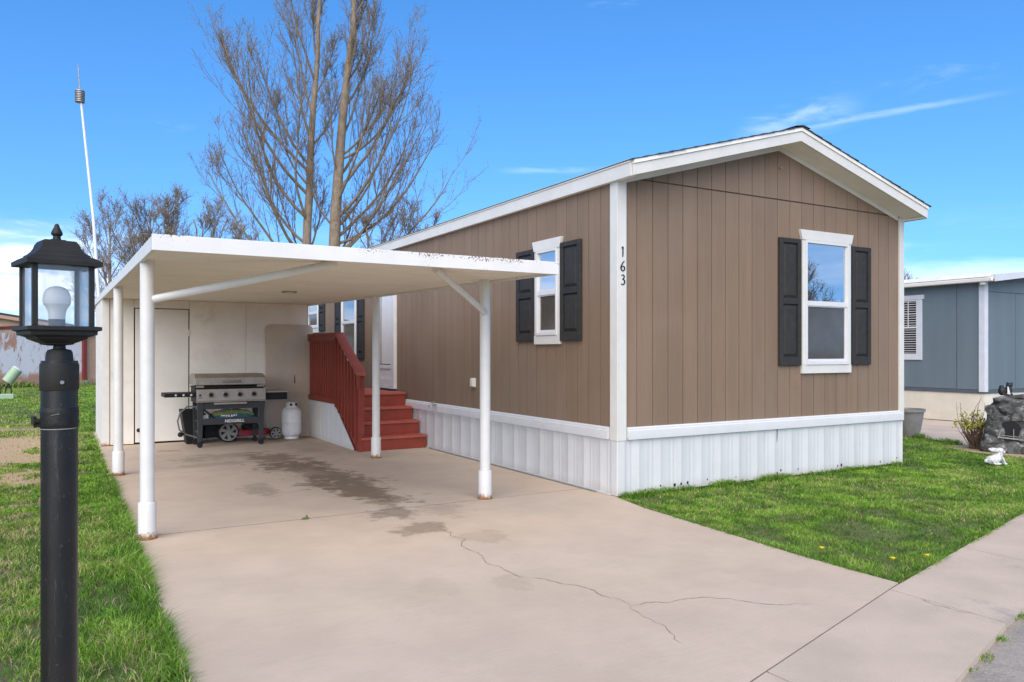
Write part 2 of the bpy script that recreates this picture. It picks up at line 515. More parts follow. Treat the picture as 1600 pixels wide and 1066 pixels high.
class MB:
    def __init__(s, T=None):
        s.v, s.f = [], []
        s.T = T

    def add(s, vs_, fs):
        k = len(s.v)
        s.v.extend([tuple(s.T(*p)) if s.T else tuple(p) for p in vs_])
        s.f.extend([tuple(i + k for i in f) for f in fs])
        return s

    def box(s, x0, x1, y0, y1, z0, z1, c=0.0):
        if c <= 0:
            v = [(x, y, z) for z in (z0, z1) for y in (y0, y1) for x in (x0, x1)]
            return s.add(v, [(0, 2, 3, 1), (4, 5, 7, 6), (0, 1, 5, 4), (2, 6, 7, 3), (0, 4, 6, 2), (1, 3, 7, 5)])
        v, f = [], []
        xs, ys, zs = (x0, x1), (y0, y1), (z0, z1)
        idx = {}
        for i in (0, 1):
            for j in (0, 1):
                for k in (0, 1):
                    for ax in range(3):
                        p = [xs[i], ys[j], zs[k]]
                        for a2, q in enumerate((i, j, k)):
                            if a2 != ax:
                                p[a2] += c if q == 0 else -c
                        idx[(i, j, k, ax)] = len(v)
                        v.append(tuple(p))
        for ax in range(3):
            for q in (0, 1):
                cyc = []
                for a, b in ((0, 0), (1, 0), (1, 1), (0, 1)):
                    t = [a, b]
                    t.insert(ax, q)
                    cyc.append(idx[(*t, ax)])
                f.append(tuple(cyc))
        for ax in range(3):                       # edge chamfers along ax
            o1, o2 = [a for a in range(3) if a != ax]
            for a in (0, 1):
                for b in (0, 1):
                    t0 = [0, 0, 0]; t1 = [0, 0, 0]
                    t0[ax], t1[ax] = 0, 1
                    t0[o1] = t1[o1] = a
                    t0[o2] = t1[o2] = b
                    f.append((idx[(*t0, o1)], idx[(*t1, o1)], idx[(*t1, o2)], idx[(*t0, o2)]))
        for i in (0, 1):
            for j in (0, 1):
                for k in (0, 1):
                    f.append((idx[(i, j, k, 0)], idx[(i, j, k, 1)], idx[(i, j, k, 2)]))
        return s.add(v, f)

    def prism(s, a, b):
        """two matching loops of points, closed solid"""
        n = len(a)
        f = [tuple(range(n))[::-1], tuple(range(n, 2 * n))]
        f += [(i, (i + 1) % n, (i + 1) % n + n, i + n) for i in range(n)]
        return s.add(list(a) + list(b), f)

    def loft(s, loops, caps=True, closed=True):
        n = len(loops[0])
        v = [p for l in loops for p in l]
        f = []
        for k in range(len(loops) - 1):
            for i in range(n if closed else n - 1):
                j = (i + 1) % n
                f.append((k * n + i, k * n + j, (k + 1) * n + j, (k + 1) * n + i))
        if caps:
            f.append(tuple(range(n))[::-1])
            f.append(tuple(range((len(loops) - 1) * n, len(loops) * n)))
        return s.add(v, f)

    def tube(s, pts, rad, n=8, caps=True):
        pts = [Vector(p) for p in pts]
        if not hasattr(rad, '__len__'):
            rad = [rad] * len(pts)
        ref = None
        loops = []
        for i, p in enumerate(pts):
            d = (pts[min(i + 1, len(pts) - 1)] - pts[max(i - 1, 0)])
            d = d.normalized() if d.length > 1e-9 else Vector((0, 0, 1))
            if ref is None:
                ref = Vector((0, 0, 1)) if abs(d.z) < .9 else Vector((1, 0, 0))
                ref = (ref - d * ref.dot(d)).normalized()
            else:
                ref = ref - d * ref.dot(d)
                ref = ref.normalized() if ref.length > 1e-6 else d.orthogonal().normalized()
            b = d.cross(ref)
            loops.append([tuple(p + (ref * math.cos(2 * math.pi * k / n) + b * math.sin(2 * math.pi * k / n)) * rad[i]) for k in range(n)])
        return s.loft(loops, caps)

    def lathe(s, cx, cy, prof, n=24, axis='z'):
        loops = []
        for r, h in prof:
            r = max(r, 1e-4)
            l = []
            for k in range(n):
                a = 2 * math.pi * k / n
                if axis == 'z':
                    l.append((cx + r * math.cos(a), cy + r * math.sin(a), h))
                else:                                # axis y : cx = x, cy = z, h = y
                    l.append((cx + r * math.cos(a), h, cy + r * math.sin(a)))
            loops.append(l)
        return s.loft(loops)

    def ell(s, c, r, nu=14, nv=9, rot=None):
        loops = []
        for j in range(nv + 1):
            ph = math.pi * (j / nv) * .96 + math.pi * .02
            l = []
            for i in range(nu):
                a = 2 * math.pi * i / nu
                p = Vector((r[0] * math.sin(ph) * math.cos(a), r[1] * math.sin(ph) * math.sin(a), -r[2] * math.cos(ph)))
                if rot is not None:
                    p = rot @ p
                l.append(tuple(Vector(c) + p))
            loops.append(l)
        return s.loft(loops)

    def mesh(s, name, material, smooth=None, recalc=True):
        me = bpy.data.meshes.new(name)
        me.from_pydata(s.v, [], s.f)
        if recalc:
            bm = bmesh.new()
            bm.from_mesh(me)
            bmesh.ops.recalc_face_normals(bm, faces=bm.faces)
            bm.to_mesh(me)
            bm.free()
        if smooth is not None:
            me.polygons.foreach_set('use_smooth', [True] * len(me.polygons))
            me.set_sharp_from_angle(angle=R(smooth))
        me.materials.append(M[material])
        me.update()
        return me

    def build(s, name, material, parent=None, smooth=None, bev=0.0, seg=2, recalc=True):
        o = bpy.data.objects.new(name, s.mesh(name, material, smooth, recalc))
        C.objects.link(o)
        attach(o, parent)
        if bev:
            b = o.modifiers.new('bevel', 'BEVEL')
            b.width = bev
            b.segments = seg
            b.limit_method = 'ANGLE'
            b.angle_limit = R(40)
        return o


def inst(me, name, parent, loc, rotz=0.0, scale=None):
    o = bpy.data.objects.new(name, me)
    C.objects.link(o)
    attach(o, parent)
    o.location = loc
    o.rotation_euler = (0, 0, rotz)
    if scale: o.scale = scale
    return o


def box(name, material, parent, x0, x1, y0, y1, z0, z1, T=None, bev=0.0, c=0.0):
    return MB(T).box(x0, x1, y0, y1, z0, z1, c).build(name, material, parent, bev=bev)


def sheet(name, pts, z, material, kind='structure', parent=None):
    m = MB()
    m.add([(p[0], p[1], z) for p in pts], [tuple(range(len(pts)))])
    o = m.build(name, material, parent, recalc=False)
    if o.data.polygons[0].normal.z < 0:
        o.data.flip_normals()
    if parent is None: o['kind'] = kind
    return o


def slab(name, pts, z0, z1, material, parent=None, bev=.012):
    m = MB()
    m.prism([(p[0], p[1], z0) for p in pts], [(p[0], p[1], z1) for p in pts])
    return m.build(name, material, parent, bev=bev)


def text_mesh(body, size, extrude, T, name, material, parent, bold=0.0):
    cu = bpy.data.curves.new('text', 'FONT')
    cu.body = body
    cu.size = size
    cu.extrude = extrude
    cu.offset = bold
    cu.align_x = 'CENTER'
    cu.resolution_u = 3
    to = bpy.data.objects.new('text', cu)
    C.objects.link(to)
    bpy.context.view_layer.update()
    me = bpy.data.meshes.new_from_object(to.evaluated_get(bpy.context.evaluated_depsgraph_get()))
    bpy.data.objects.remove(to)
    for v in me.vertices:
        v.co = Vector(T(*v.co))
    me.materials.clear()
    me.materials.append(M[material])
    me.name = name
    o = bpy.data.objects.new(name, me)
    C.objects.link(o)
    return attach(o, parent)


# ================================================================== SETTING
HW, HL = 4.583, 18.3
g = sheet('ground', [(-400, -400), (400, -400), (400, 400), (-400, 400)], -.075, 'soil')
EDGE = [(-40, -15.2), (-8, -5.42), (-2.153, -3.655), (-.25, -3.107), (2.667, -2.392), (9, -1.0), (40, 5.6)]      # house-side edge of the pavement


def edge_y(x):
    for a, b in zip(EDGE, EDGE[1:]):
        if a[0] <= x <= b[0]:
            return a[1] + (b[1] - a[1]) * (x - a[0]) / (b[0] - a[0])
    return EDGE[-1][1]


PW = .665
# road behind the camera
road = sheet('road', [(x, y - PW) for x, y in EDGE] + [(40, -3.5), (-8, -14), (-40, -24)], -.030, 'asphalt')
# pavement in slabs
pav = sheet('pavement', [(x, y - PW + .03) for x, y in EDGE] + [(x, y - .004) for x, y in EDGE[::-1]], -.006, 'joint_soil')
cuts = [-9.0, -6.6, -4.9, -3.4, -2.0, -.43, .95, 2.45, 3.9, 5.4, 6.9, 8.4]
for a, b in zip(cuts, cuts[1:]):
    a2, b2 = a + .005, b - .005
    slab('slab', [(a2, edge_y(a2) - .007), (b2, edge_y(b2) - .007), (b2, edge_y(b2) - PW), (a2, edge_y(a2) - PW)], -.06, 0, 'sidewalk_mat', pav, 0)
# drive in slabs
DR = [(-.004, 7.05), (-.004, .02), (-.06, -.22), (-.134, -.593), (-.182, -1.367), (-.258, -2.375), (-.262, -3.10)]


def drive_x(y):
    if y >= .02: return -.004
    for a, b in zip(DR[1:], DR[2:]):
        if b[1] <= y <= a[1]:
            return a[0] + (b[0] - a[0]) * (y - a[1]) / (b[1] - a[1])
    return DR[-1][0]


LX = -4.244
drv = sheet('driveway', [(LX + .03, edge_y(LX)), (-.275, edge_y(-.275)), (-.27, -2.4), (-.2, -1.37), (-.02, 0), (-.02, 9.6), (LX + .03, 9.6)], -.0022, 'joint_soil')
rng = random.Random(5)


def drive_slab(y0, y1):
    ys = [y for x, y in DR if y0 + .02 < y < y1 - .02]
    ys = sorted(ys)
    right = [(drive_x(y0) - .002, y0)] + [(drive_x(y), y) for y in ys] + [(drive_x(y1) - .002, y1)]
    left = []
    y = y1
    while y > y0:
        left.append((LX + rng.uniform(-.012, .012), y))
        y -= .35
    left.append((LX, y0))
    return right + left


rt = [(-.262, edge_y(-.262) + .001), (-.258, -2.375), (-.182, -1.367), (-.134, -.593), (-.06, -.22), (-.004, .02), (-.004, .539)]
lf = [(LX + rng.uniform(-.012, .012), .539 - .35 * i) for i in range(14) if .539 - .35 * i > edge_y(LX) + .05] + [(LX, edge_y(LX) + .001)]
slab('slab', rt + lf + [(-2.153, -3.654)], -.06, 0, 'concrete', drv, 0)
slab('slab', drive_slab(.561, 3.758), -.06, 0, 'concrete', drv, 0)
slab('slab', drive_slab(3.779, 9.6), -.06, 0, 'concrete', drv, 0)
# cracks: narrow jagged ribbons on the slab


def crack(pts, w, seed):
    r = random.Random(seed)
    p = [Vector((x, y)) for x, y in pts]
    for it in range(4):
        q = [p[0]]
        for a, b in zip(p, p[1:]):
            m_ = (a + b) / 2
            d = b - a
            m_ += Vector((-d.y, d.x)) * r.uniform(-.16, .16)
            q += [m_, b]
        p = q
    v, f = [], []
    for i, a in enumerate(p):
        d = (p[min(i + 1, len(p) - 1)] - p[max(i - 1, 0)]).normalized()
        nrm = Vector((-d.y, d.x))
        ww = w * r.uniform(.3, 1.2) * min(1, .25 + 6 * min(i, len(p) - 1 - i) / len(p))
        v += [(a.x + nrm.x * ww, a.y + nrm.y * ww, .0025), (a.x - nrm.x * ww, a.y - nrm.y * ww, .0025)]
        if i: f.append((2 * i - 2, 2 * i - 1, 2 * i + 1, 2 * i))
    m = MB()
    m.add(v, f)
    o = m.build('crack', 'crack_dark', drv, recalc=False)
    if o.data.polygons[0].normal.z < 0: o.data.flip_normals()


crack([(-2.02, -.25), (-2.084, -.463), (-2.18, -1.092), (-2.24, -1.444), (-2.102, -1.946), (-1.974, -2.276), (-1.961, -2.619)], .0026, 1)
crack([(-1.961, -2.619), (-1.754, -2.676), (-1.376, -2.845), (-1.044, -3.104)], .0022, 2)
crack([(-1.961, -2.619), (-2.011, -2.917), (-2.10, -3.2)], .0013, 3)
crack([(-.43, -3.36), (-.44, -3.69)], .002, 4)
# lawns
LAWN_R = [(0, -.03), (-.06, -.24), (-.134, -.593), (-.182, -1.367), (-.258, -2.375), (-.255, -3.11), (2.667, -2.392), (9, -1.0), (9, -.75), (6.55, -.80),
          (6.52, -.3), (6.58, .25), (6.95, .74), (7.16, .80), (7.67, 1.64), (8.3, 2.8), (8.3, 18), (4.58, 18), (4.58, -.03)]
lawn = sheet('front_lawn', LAWN_R, -.020, 'lawn_soil')
LAWN_L = [(-30, -12.3), (-8, -5.4), (LX - .005, edge_y(LX)), (LX - .005, 9.7), (-1.0, 9.7), (-1.0, 45), (-30, 45)]
lawn2 = sheet('side_lawn', LAWN_L, -.022, 'soil')
nd = sheet('neighbor_driveway', [(7.0, -.4), (6.84, .0), (7.2, .66), (7.72, 1.6), (8.34, 2.76), (8.34, 18), (11.2, 18), (11.2, 2.45), (11.2, -.38)], -.014, 'neighbor_concrete')
mb_ = sheet('mulch_bed', [(6.42, -.80), (6.45, -.2), (6.50, .35), (6.90, .80), (7.9, .7), (8.6, .2), (8.6, -.80)], -.008, 'mulch')

# ================================================================== MOBILE HOME
house = thing('mobile_home', 'brown manufactured home with white trim, white skirting and the number 163', 'house', (2.29, 9, 0))
rs = .275


def zs(x):
    return 3.12 + rs * min(x, HW - x)


def TF(u, w, z): return (u, -w, z)          # on the gable face: u = x, w = outwards
def TS(u, w, z): return (-w, u, z)          # on the long side: u = y, w = outwards


# inner wall behind the siding boards
m = MB()
pr = [(.014, .50), (HW - .014, .50), (HW - .014, 3.12), (HW / 2, zs(HW / 2) - .01), (.014, 3.12)]
m.prism([(x, .014, z) for x, z in pr], [(x, HL, z) for x, z in pr])
m.build('wall', 'siding_back', house)
# front siding boards
G0, GP, GG = .244, .2032, .0036
xs = [.05] + [G0 + GP * k for k in range(30) if G0 + GP * k < HW - .08] + [HW - .02]
for a, b in zip(xs, xs[1:]):
    a2, b2 = a + GG, b - GG
    MB().box(a2, b2, 0, .013, .62, 3.135).build('siding_board', 'siding', house)
    tops = [a2] + ([HW / 2] if a2 < HW / 2 < b2 else []) + [b2]
    poly = [(b2, 3.150), (a2, 3.150)] + [(x, max(zs(x) - .004, 3.158)) for x in tops]
    if zs(a2) < 3.16 and zs(b2) < 3.16: continue
    MB().prism([(x, 0, z) for x, z in poly], [(x, .013, z) for x, z in poly]).build('siding_board', 'siding', house)
# side siding boards, sharing one mesh
bm_side = MB().box(0, .013, GG, GP - GG, .62, 3.12).mesh('side_board', 'siding')
y = .07
while y < HL - .1:
    inst(bm_side, 'siding_board', house, (0, y, 0))
    y += GP
# gable eye
tb = MB()
tb.tube([(2.30, -.002, 3.50), (2.30, -.03, 3.50), (2.315, -.035, 3.492), (2.325, -.03, 3.50)], .006, 6)
tb.build('hook', 'metal_grey', house)
# corner boards
MB().box(-.02, .002, -.022, .095, .545, 3.10).build('corner_board', 'white_trim', house, bev=.003)
MB().box(.004, .098, -.020, .004, .545, 3.13).build('corner_board', 'white_trim', house, bev=.003)
MB().box(HW - .075, HW + .018, -.022, .002, .545, 3.13).build('corner_board', 'white_trim', house, bev=.003)
MB().box(HW, HW + .02, .004, .095, .545, 3.10).build('corner_board', 'white_trim', house, bev=.003)


def band(T, u0, u1, nm):
    # moulded skirting band: body, rounded lip on top, cut back at the ends
    pf = [(.0, .553), (.034, .553), (.036, .60), (.034, .640), (.024, .646), (.024, .662), (.012, .674), (.0, .674)]
    MB(T).prism([(u0 + .02, w, z) if w > .03 and z < .57 else (u0, w, z) for w, z in pf], [(u1, w, z) for w, z in pf]).build(nm, 'vinyl_white', house, smooth=25)


band(TF, .106, HW - .01, 'skirting_band')
for a, b in ((.112, 4.1), (4.104, 8.1), (8.104, 12.1), (12.104, HL)):
    band(TS, a, b, 'skirting_band')


# skirting panels: trapezoid rib and flat field, one mesh copied along each wall
def skirt_mesh(T, p):
    pf = [(0, 0), (.012, 0), (.028, -.0035), (.050, -.0035), (.060, -.001), (.070, -.001), (.080, -.0035), (.094, -.0035), (.110, 0), (p * .62, .0), (p * .64, .0015), (p * .66, .0015), (p * .675, 0), (p, 0)]
    m = MB(T)
    m.loft([[(u, w, .004), (u, w, .558), (u, w - .02, .558), (u, w - .02, .004)] for u, w in pf])
    return m.mesh('skirt_panel', 'skirt_white', smooth=20)


n = 16
p = (HW - .11) / n
sm = skirt_mesh(lambda u, w, z: (u, -w, z), p)
for k in range(n):
    inst(sm, 'skirting_panel', house, (.09 + p * k, .0, 0))
p2 = .2865
sm2 = skirt_mesh(lambda u, w, z: (-w, u, z), p2)
k = 0
while .09 + p2 * (k + 1) < HL:
    inst(sm2, 'skirting_panel', house, (.0, .09 + p2 * k, 0))
    k += 1
MB().box(-.014, .088, -.014, .088, .002, .548).build('skirting_corner', 'skirt_white', house, bev=.008)
MB().box(HW - .03, HW + .004, -.014, .05, .002, .555).build('skirting_corner', 'skirt_white', house, bev=.006)
MB().box(HW - .006, HW + .002, .05, HL, .002, .60).build('skirting_side', 'skirt_white', house)
MB().box(-.026, .0, .09, HL, .0, .018).build('skirting_track', 'skirt_white', house, bev=.004)
MB().tube([(-.036, .3, .008), (-.040, 2.2, .008), (-.037, 4.4, .008)], .008, 6).build('ground_pipe', 'metal_grey', house, smooth=40)
# worn holes and a split along the foot of the front skirting
rng = random.Random(11)
for u, z, r in ((.35, .035, .011), (.55, .06, .009), (.74, .05, .016), (.83, .055, .013), (.92, .06, .014), (1.2, .07, .008), (1.62, .06, .006), (2.27, .055, .010), (2.33, .08, .012), (2.62, .07, .009), (3.32, .055, .010), (3.39, .06, .016), (4.14, .045, .011), (4.48, .07, .009)):
    MB(TF).prism([(u + r * math.cos(a) * rng.uniform(.5, 1.1), .0026, z + r * 1.3 * math.sin(a)) for a in np.linspace(0, 5.6, 8)],
                 [(u + r * math.cos(a) * .9, .0002, z + r * 1.2 * math.sin(a)) for a in np.linspace(0, 5.6, 8)]).build('skirting_hole', 'gap_black', house)
MB(TF).prism([(2.262, .0055, .548), (2.275, .0055, .54), (2.268, .0055, .42), (2.262, .0055, .40)], [(2.262, .001, .548), (2.275, .001, .54), (2.268, .001, .42), (2.262, .001, .40)]).build('skirting_split', 'crack_dark', house)

# roof: deck, soffit, rake boards, eave boards, shingle courses
OV = .31
EX = .045
for sgn in (-1, 1):
    def X(x): return x if sgn < 0 else HW - x

    def zr(x): return 3.12 + rs * x
    deck = [(-EX, zr(-EX) + .02), (HW / 2, zr(HW / 2) + .02), (HW / 2, zr(HW / 2) + .125), (-EX, zr(-EX) + .125)]
    MB().prism([(X(x), -OV + .022, z) for x, z in deck], [(X(x), HL + .1, z) for x, z in deck]).build('roof_deck', 'soffit', house)
    sof = [(-.02, zr(-.02) - .002), (HW / 2, zr(HW / 2) - .002), (HW / 2, zr(HW / 2) + .018), (-.02, zr(-.02) + .018)]
    MB().prism([(X(x), -OV + .02, z) for x, z in sof], [(X(x), .03, z) for x, z in sof]).build('soffit', 'soffit', house)
    # frieze against the wall
    fr = [(.098, zr(.098) - .058), (HW / 2, zr(HW / 2) - .058), (HW / 2, zr(HW / 2) - .003), (.098, zr(.098) - .003)]
    MB().prism([(X(x), -.016, z) for x, z in fr], [(X(x), -.001, z) for x, z in fr]).build('frieze_board', 'white_trim', house)
    rk = [(-EX - .005, zr(-EX) - .020), (HW / 2, zr(HW / 2) - .020), (HW / 2, zr(HW / 2) + .088), (-EX - .005, zr(-EX) + .088)]
    MB().prism([(X(x), -OV - .004, z) for x, z in rk], [(X(x), -OV + .021, z) for x, z in rk]).build('rake_board', 'white_trim', house, bev=.003)
    rk = [(-EX - .008, zr(-EX) + .089), (HW / 2, zr(HW / 2) + .089), (HW / 2, zr(HW / 2) + .128), (-EX - .008, zr(-EX) + .128)]
    MB().prism([(X(x), -OV - .018, z) for x, z in rk], [(X(x), -OV + .021, z) for x, z in rk]).build('rake_cap', 'soffit', house, bev=.002)
    a, b = sorted((X(-EX - .001), X(-EX - .022)))
    MB().box(a, b, -OV + .024, HL + .1, 3.085, 3.215).build('eave_board', 'white_trim', house, bev=.003)
    a, b = sorted((X(-EX - .001), X(-EX - .034)))
    MB().box(a, b, -OV + .024, HL + .1, 3.217, 3.243).build('eave_cap', 'soffit', house, bev=.002)
    a, b = sorted((X(-EX - .0005), X(0.0)))
    MB().box(a, b, -OV + .024, HL + .1, 3.092, 3.11).build('eave_soffit', 'soffit', house)
    nc = 15
    rr = random.Random(3 + sgn)
    for k in range(nc):
        x0 = -EX - .04 + (HW / 2 + EX + .04) * k / nc
        x1 = -EX - .03 + (HW / 2 + EX + .03) * (k + 1) / nc + .03
        x1 = min(x1, HW / 2 + .002)
        za = zr(x0) + .142
        zb = zr(x1) + .131
        j = rr.uniform(-.006, .006)
        pts = [(x0, za - .010), (x1, zb - .004), (x1, zb), (x0, za)]
        MB().prism([(X(x), -OV - .030 + j, z) for x, z in pts], [(X(x), HL + .12, z) for x, z in pts]).build('shingle_course', 'shingle', house)
cap = [(HW / 2 - .12, zs(HW / 2) + .125), (HW / 2, zs(HW / 2) + .150), (HW / 2 + .12, zs(HW / 2) + .125), (HW / 2, zs(HW / 2) + .138)]
MB().prism([(x, -OV - .034, z) for x, z in cap], [(x, HL + .12, z) for x, z in cap]).build('ridge_cap', 'shingle', house)


def window(T, u0, u1, z0, z1, split, headh=.115, apron=.10, screen='screen_glass', upper='window_glass', grille=False):
    cs = .045
    m = MB(T)
    m.box(u0, u0 + cs, 0, .030, z0 + apron, z1 - headh)
    m.box(u1 - cs, u1, 0, .030, z0 + apron, z1 - headh)
    w = m.build('window', 'white_trim', house, bev=.003)
    # flared head and plain apron
    hd = [(u0 - .004, z1 - headh), (u1 + .004, z1 - headh), (u1 + .040, z1), (u0 - .040, z1)]
    MB(T).prism([(u, .0, z) for u, z in hd], [(u, .040, z) for u, z in hd]).build('head_trim', 'white_trim', w, bev=.004)
    MB(T).box(u0 - .004, u1 + .004, 0, .034, z0, z0 + apron - .001).build('sill', 'white_trim', w, bev=.003)
    # vinyl frame
    a, b, c, d = u0 + cs, u1 - cs, z0 + apron, z1 - headh
    fw = .032 if (b - a) > .5 else .026
    m = MB(T)
    m.box(a, a + fw, .002, .042, c, d)
    m.box(b - fw, b, .002, .042, c, d)
    m.box(a + fw, b - fw, .002, .042, d - fw, d)
    m.box(a + fw, b - fw, .002, .046, c, c + fw * 1.3)
    m.build('frame', 'vinyl_white', w, bev=.003)
    # upper sash with meeting rail, lower sash set back
    m = MB(T)
    m.box(a + fw, b - fw, .004, .034, split - .028, split + .028)
    m.box(a + fw, a + fw + .014, .004, .028, split + .028, d - fw)
    m.box(b - fw - .014, b - fw, .004, .028, split + .028, d - fw)
    m.build('upper_sash', 'vinyl_white', w, bev=.002)
    m = MB(T)
    lw = .026
    l0, l1 = c + fw * 1.3, split - .028
    m.box(a + fw, a + fw + lw, .003, .024, l0, l1)
    m.box(b - fw - lw, b - fw, .003, .024, l0, l1)
    m.box(a + fw + lw, b - fw - lw, .003, .024, l0, l0 + lw)
    m.box(a + fw + lw, b - fw - lw, .003, .024, l1 - .012, l1)
    m.build('lower_sash', 'vinyl_white', w, bev=.002)
    MB(T).box(a + fw, b - fw, .003, .013, split + .02, d - fw + .005).build('pane', upper, w)
    MB(T).box(a + fw + .01, b - fw - .01, .0025, .009, l0, l1).build('pane', screen, w)
    return w


def shutter(T, u0, u1, z0, z1):
    st, rl = .055, .065
    zm = z0 + (z1 - z0) * .505
    m = MB(T)
    m.box(u0, u0 + st, .002, .036, z0, z1)
    m.box(u1 - st, u1, .002, .036, z0, z1)
    for a, b in ((z0, z0 + rl * 1.45), (zm - rl * .5, zm + rl * .5), (z1 - rl * .8, z1)):
        m.box(u0 + st, u1 - st, .002, .0355, a, b)
    s = m.build('shutter', 'shutter', house, bev=.004)
    MB(T).box(u0 + .01, u1 - .01, .001, .012, z0 + .01, z1 - .01).build('backing', 'shutter', s)
    for a, b in ((z0 + rl * 1.45, zm - rl * .5), (zm + rl * .5, z1 - rl * .8)):
        ua, ub, e, q = u0 + st + .012, u1 - st - .012, .028, .030
        a2, b2 = a + .012, b - .012
        MB(T).loft([[(ua, .010, a2), (ub, .010, a2), (ub, .010, b2), (ua, .010, b2)],
                    [(ua, .014, a2), (ub, .014, a2), (ub, .014, b2), (ua, .014, b2)],
                    [(ua + e, q, a2 + e), (ub - e, q, a2 + e), (ub - e, q, b2 - e), (ua + e, q, b2 - e)]]).build('panel', 'shutter', s, bev=.002)


window(TF, 2.660, 3.530, 1.170, 2.83, 1.985)
shutter(TF, 2.280, 2.636, 1.265, 2.715)
shutter(TF, 3.554, 3.912, 1.265, 2.70)
window(TS, .975, 1.490, 1.505, 2.675, 2.085)
shutter(TS, .585, .965, 1.54, 2.605)
shutter(TS, 1.505, 1.90, 1.54, 2.60)
window(TS, 7.68, 8.585, 1.17, 2.80, 1.985, upper='dim_glass')
shutter(TS, 7.30, 7.655, 1.30, 2.70)
shutter(TS, 8.61, 8.98, 1.30, 2.70)
window(TS, 10.1, 10.98, 1.83, 2.80, 2.26, upper='dim_glass')
shutter(TS, 9.70, 10.08, 1.86, 2.70)
shutter(TS, 11.0, 11.38, 1.86, 2.70)
# storm door
m = MB(TS)
m.box(5.76, 5.82, 0, .055, .815, 2.86)
m.box(6.66, 6.72, 0, .055, .815, 2.86)
m.box(5.82, 6.66, 0, .055, 2.80, 2.86)
m.box(5.82, 6.66, .0, .06, .815, .845)
dr = m.build('door', 'vinyl_white', house, bev=.004)
m = MB(TS)
m.box(5.825, 5.93, .004, .040, .85, 2.795)
m.box(6.55, 6.655, .004, .040, .85, 2.795)
m.box(5.93, 6.55, .004, .040, .85, .98)
m.box(5.93, 6.55, .004, .040, 1.14, 1.20)
m.box(5.93, 6.55, .004, .040, 2.70, 2.795)
m.box(5.93, 6.55, .004, .022, .98, 1.14)
m.build('door_leaf', 'vinyl_white', dr, bev=.004)
MB(TS).box(5.93, 6.55, .006, .016, 1.20, 2.70).build('door_pane', 'dim_glass', dr)
MB(TS).box(5.95, 6.53, .0165, .019, 1.22, 2.68).build('door_panel', 'vinyl_white', dr)
MB(TS).box(6.40, 6.43, .019, .030, 1.22, 2.68).build('door_bar', 'metal_grey', dr)
m = MB(TS)
m.tube([(6.58, .04, 1.78), (6.58, .09, 1.78), (6.50, .095, 1.78)], .011, 8)
m.tube([(6.60, .04, 1.93), (6.60, .075, 1.93)], .024, 10)
m.box(6.565, 6.60, .04, .047, 1.72, 1.86)
m.build('handle', 'grill_black', dr, smooth=40)
MB(TS).box(5.80, 6.68, .0, .10, .77, .812).build('threshold', 'grill_black', house, bev=.004)
# junction box and hose tap
m = MB(TS)
m.box(2.985, 3.085, 0, .030, .955, 1.075)
m.box(2.995, 3.075, .030, .048, .965, 1.065)
m.build('outlet_box', 'ivory', house, bev=.006)
m = MB(TS)
m.tube([(4.17, .02, .655), (4.17, .10, .652), (4.17, .12, .625), (4.17, .122, .60)], [.012, .014, .014, .012], 8)
m.tube([(4.17, .085, .655), (4.17, .085, .69)], .007, 6)
m.tube([(4.14, .085, .692), (4.20, .085, .692)], .014, 6)
m.tube([(4.17, .10, .645), (4.22, .13, .63)], .010, 6)
m.build('hose_tap', 'metal_grey', house, smooth=40)
# house number, brush-like figures one above the other


def glyph(pts, ws, cx, cz, h, name):
    p = [Vector(q) for q in pts]
    # Catmull-Rom refine
    out, wo_ = [], []
    for i in range(len(p) - 1):
        a, b, c_, d = p[max(i - 1, 0)], p[i], p[i + 1], p[min(i + 2, len(p) - 1)]
        for s in range(6):
            t = s / 6
            out.append(.5 * ((2 * b) + (c_ - a) * t + (2 * a - 5 * b + 4 * c_ - d) * t * t + (-a + 3 * b - 3 * c_ + d) * t ** 3))
            wo_.append(ws[i] + (ws[i + 1] - ws[i]) * t)
    out.append(p[-1]); wo_.append(ws[-1])
    m = MB(TF)
    loops = []
    for i, q in enumerate(out):
        d = (out[min(i + 1, len(out) - 1)] - out[max(i - 1, 0)]).normalized()
        nr = Vector((-d.y, d.x)) * wo_[i] / 2
        A = [(q.x + nr.x), (q.y + nr.y)]
        B = [(q.x - nr.x), (q.y - nr.y)]
        loops.append([(cx + A[0] * h, .020, cz + A[1] * h), (cx + B[0] * h, .020, cz + B[1] * h), (cx + B[0] * h, .027, cz + B[1] * h), (cx + A[0] * h, .027, cz + A[1] * h)])
    m.loft(loops)
    return m.build(name, 'number_black', house)


glyph([(-.10, .36), (.06, .5), (.055, .2), (.05, -.25), (.02, -.5)], [.06, .11, .12, .11, .06], .044, 2.402, .098, 'house_number')
glyph([(.20, .48), (.0, .30), (-.17, .0), (-.20, -.24), (-.05, -.44), (.16, -.36), (.22, -.14), (.08, .0), (-.08, -.06), (-.16, -.2)],
      [.06, .09, .12, .13, .09, .11, .12, .08, .07, .05], .047, 2.262, .106, 'house_number')
glyph([(-.19, .40), (.0, .49), (.15, .36), (.10, .16), (-.06, .06), (.12, .0), (.22, -.2), (.10, -.42), (-.08, -.48), (-.22, -.40)],
      [.05, .08, .12, .10, .06, .10, .13, .11, .08, .09], .050, 2.128, .100, 'house_number')

# ================================================================== CARPORT AND SHED
car = thing('carport', 'flat roofed white carport on round steel posts beside the brown home', 'carport', (-2.6, 3, 0))
CX0, CX1, CY0, CY1 = -4.20, -1.045, -.53, 9.6


def cz(y): return 2.083 + .0165 * (y - CY0)


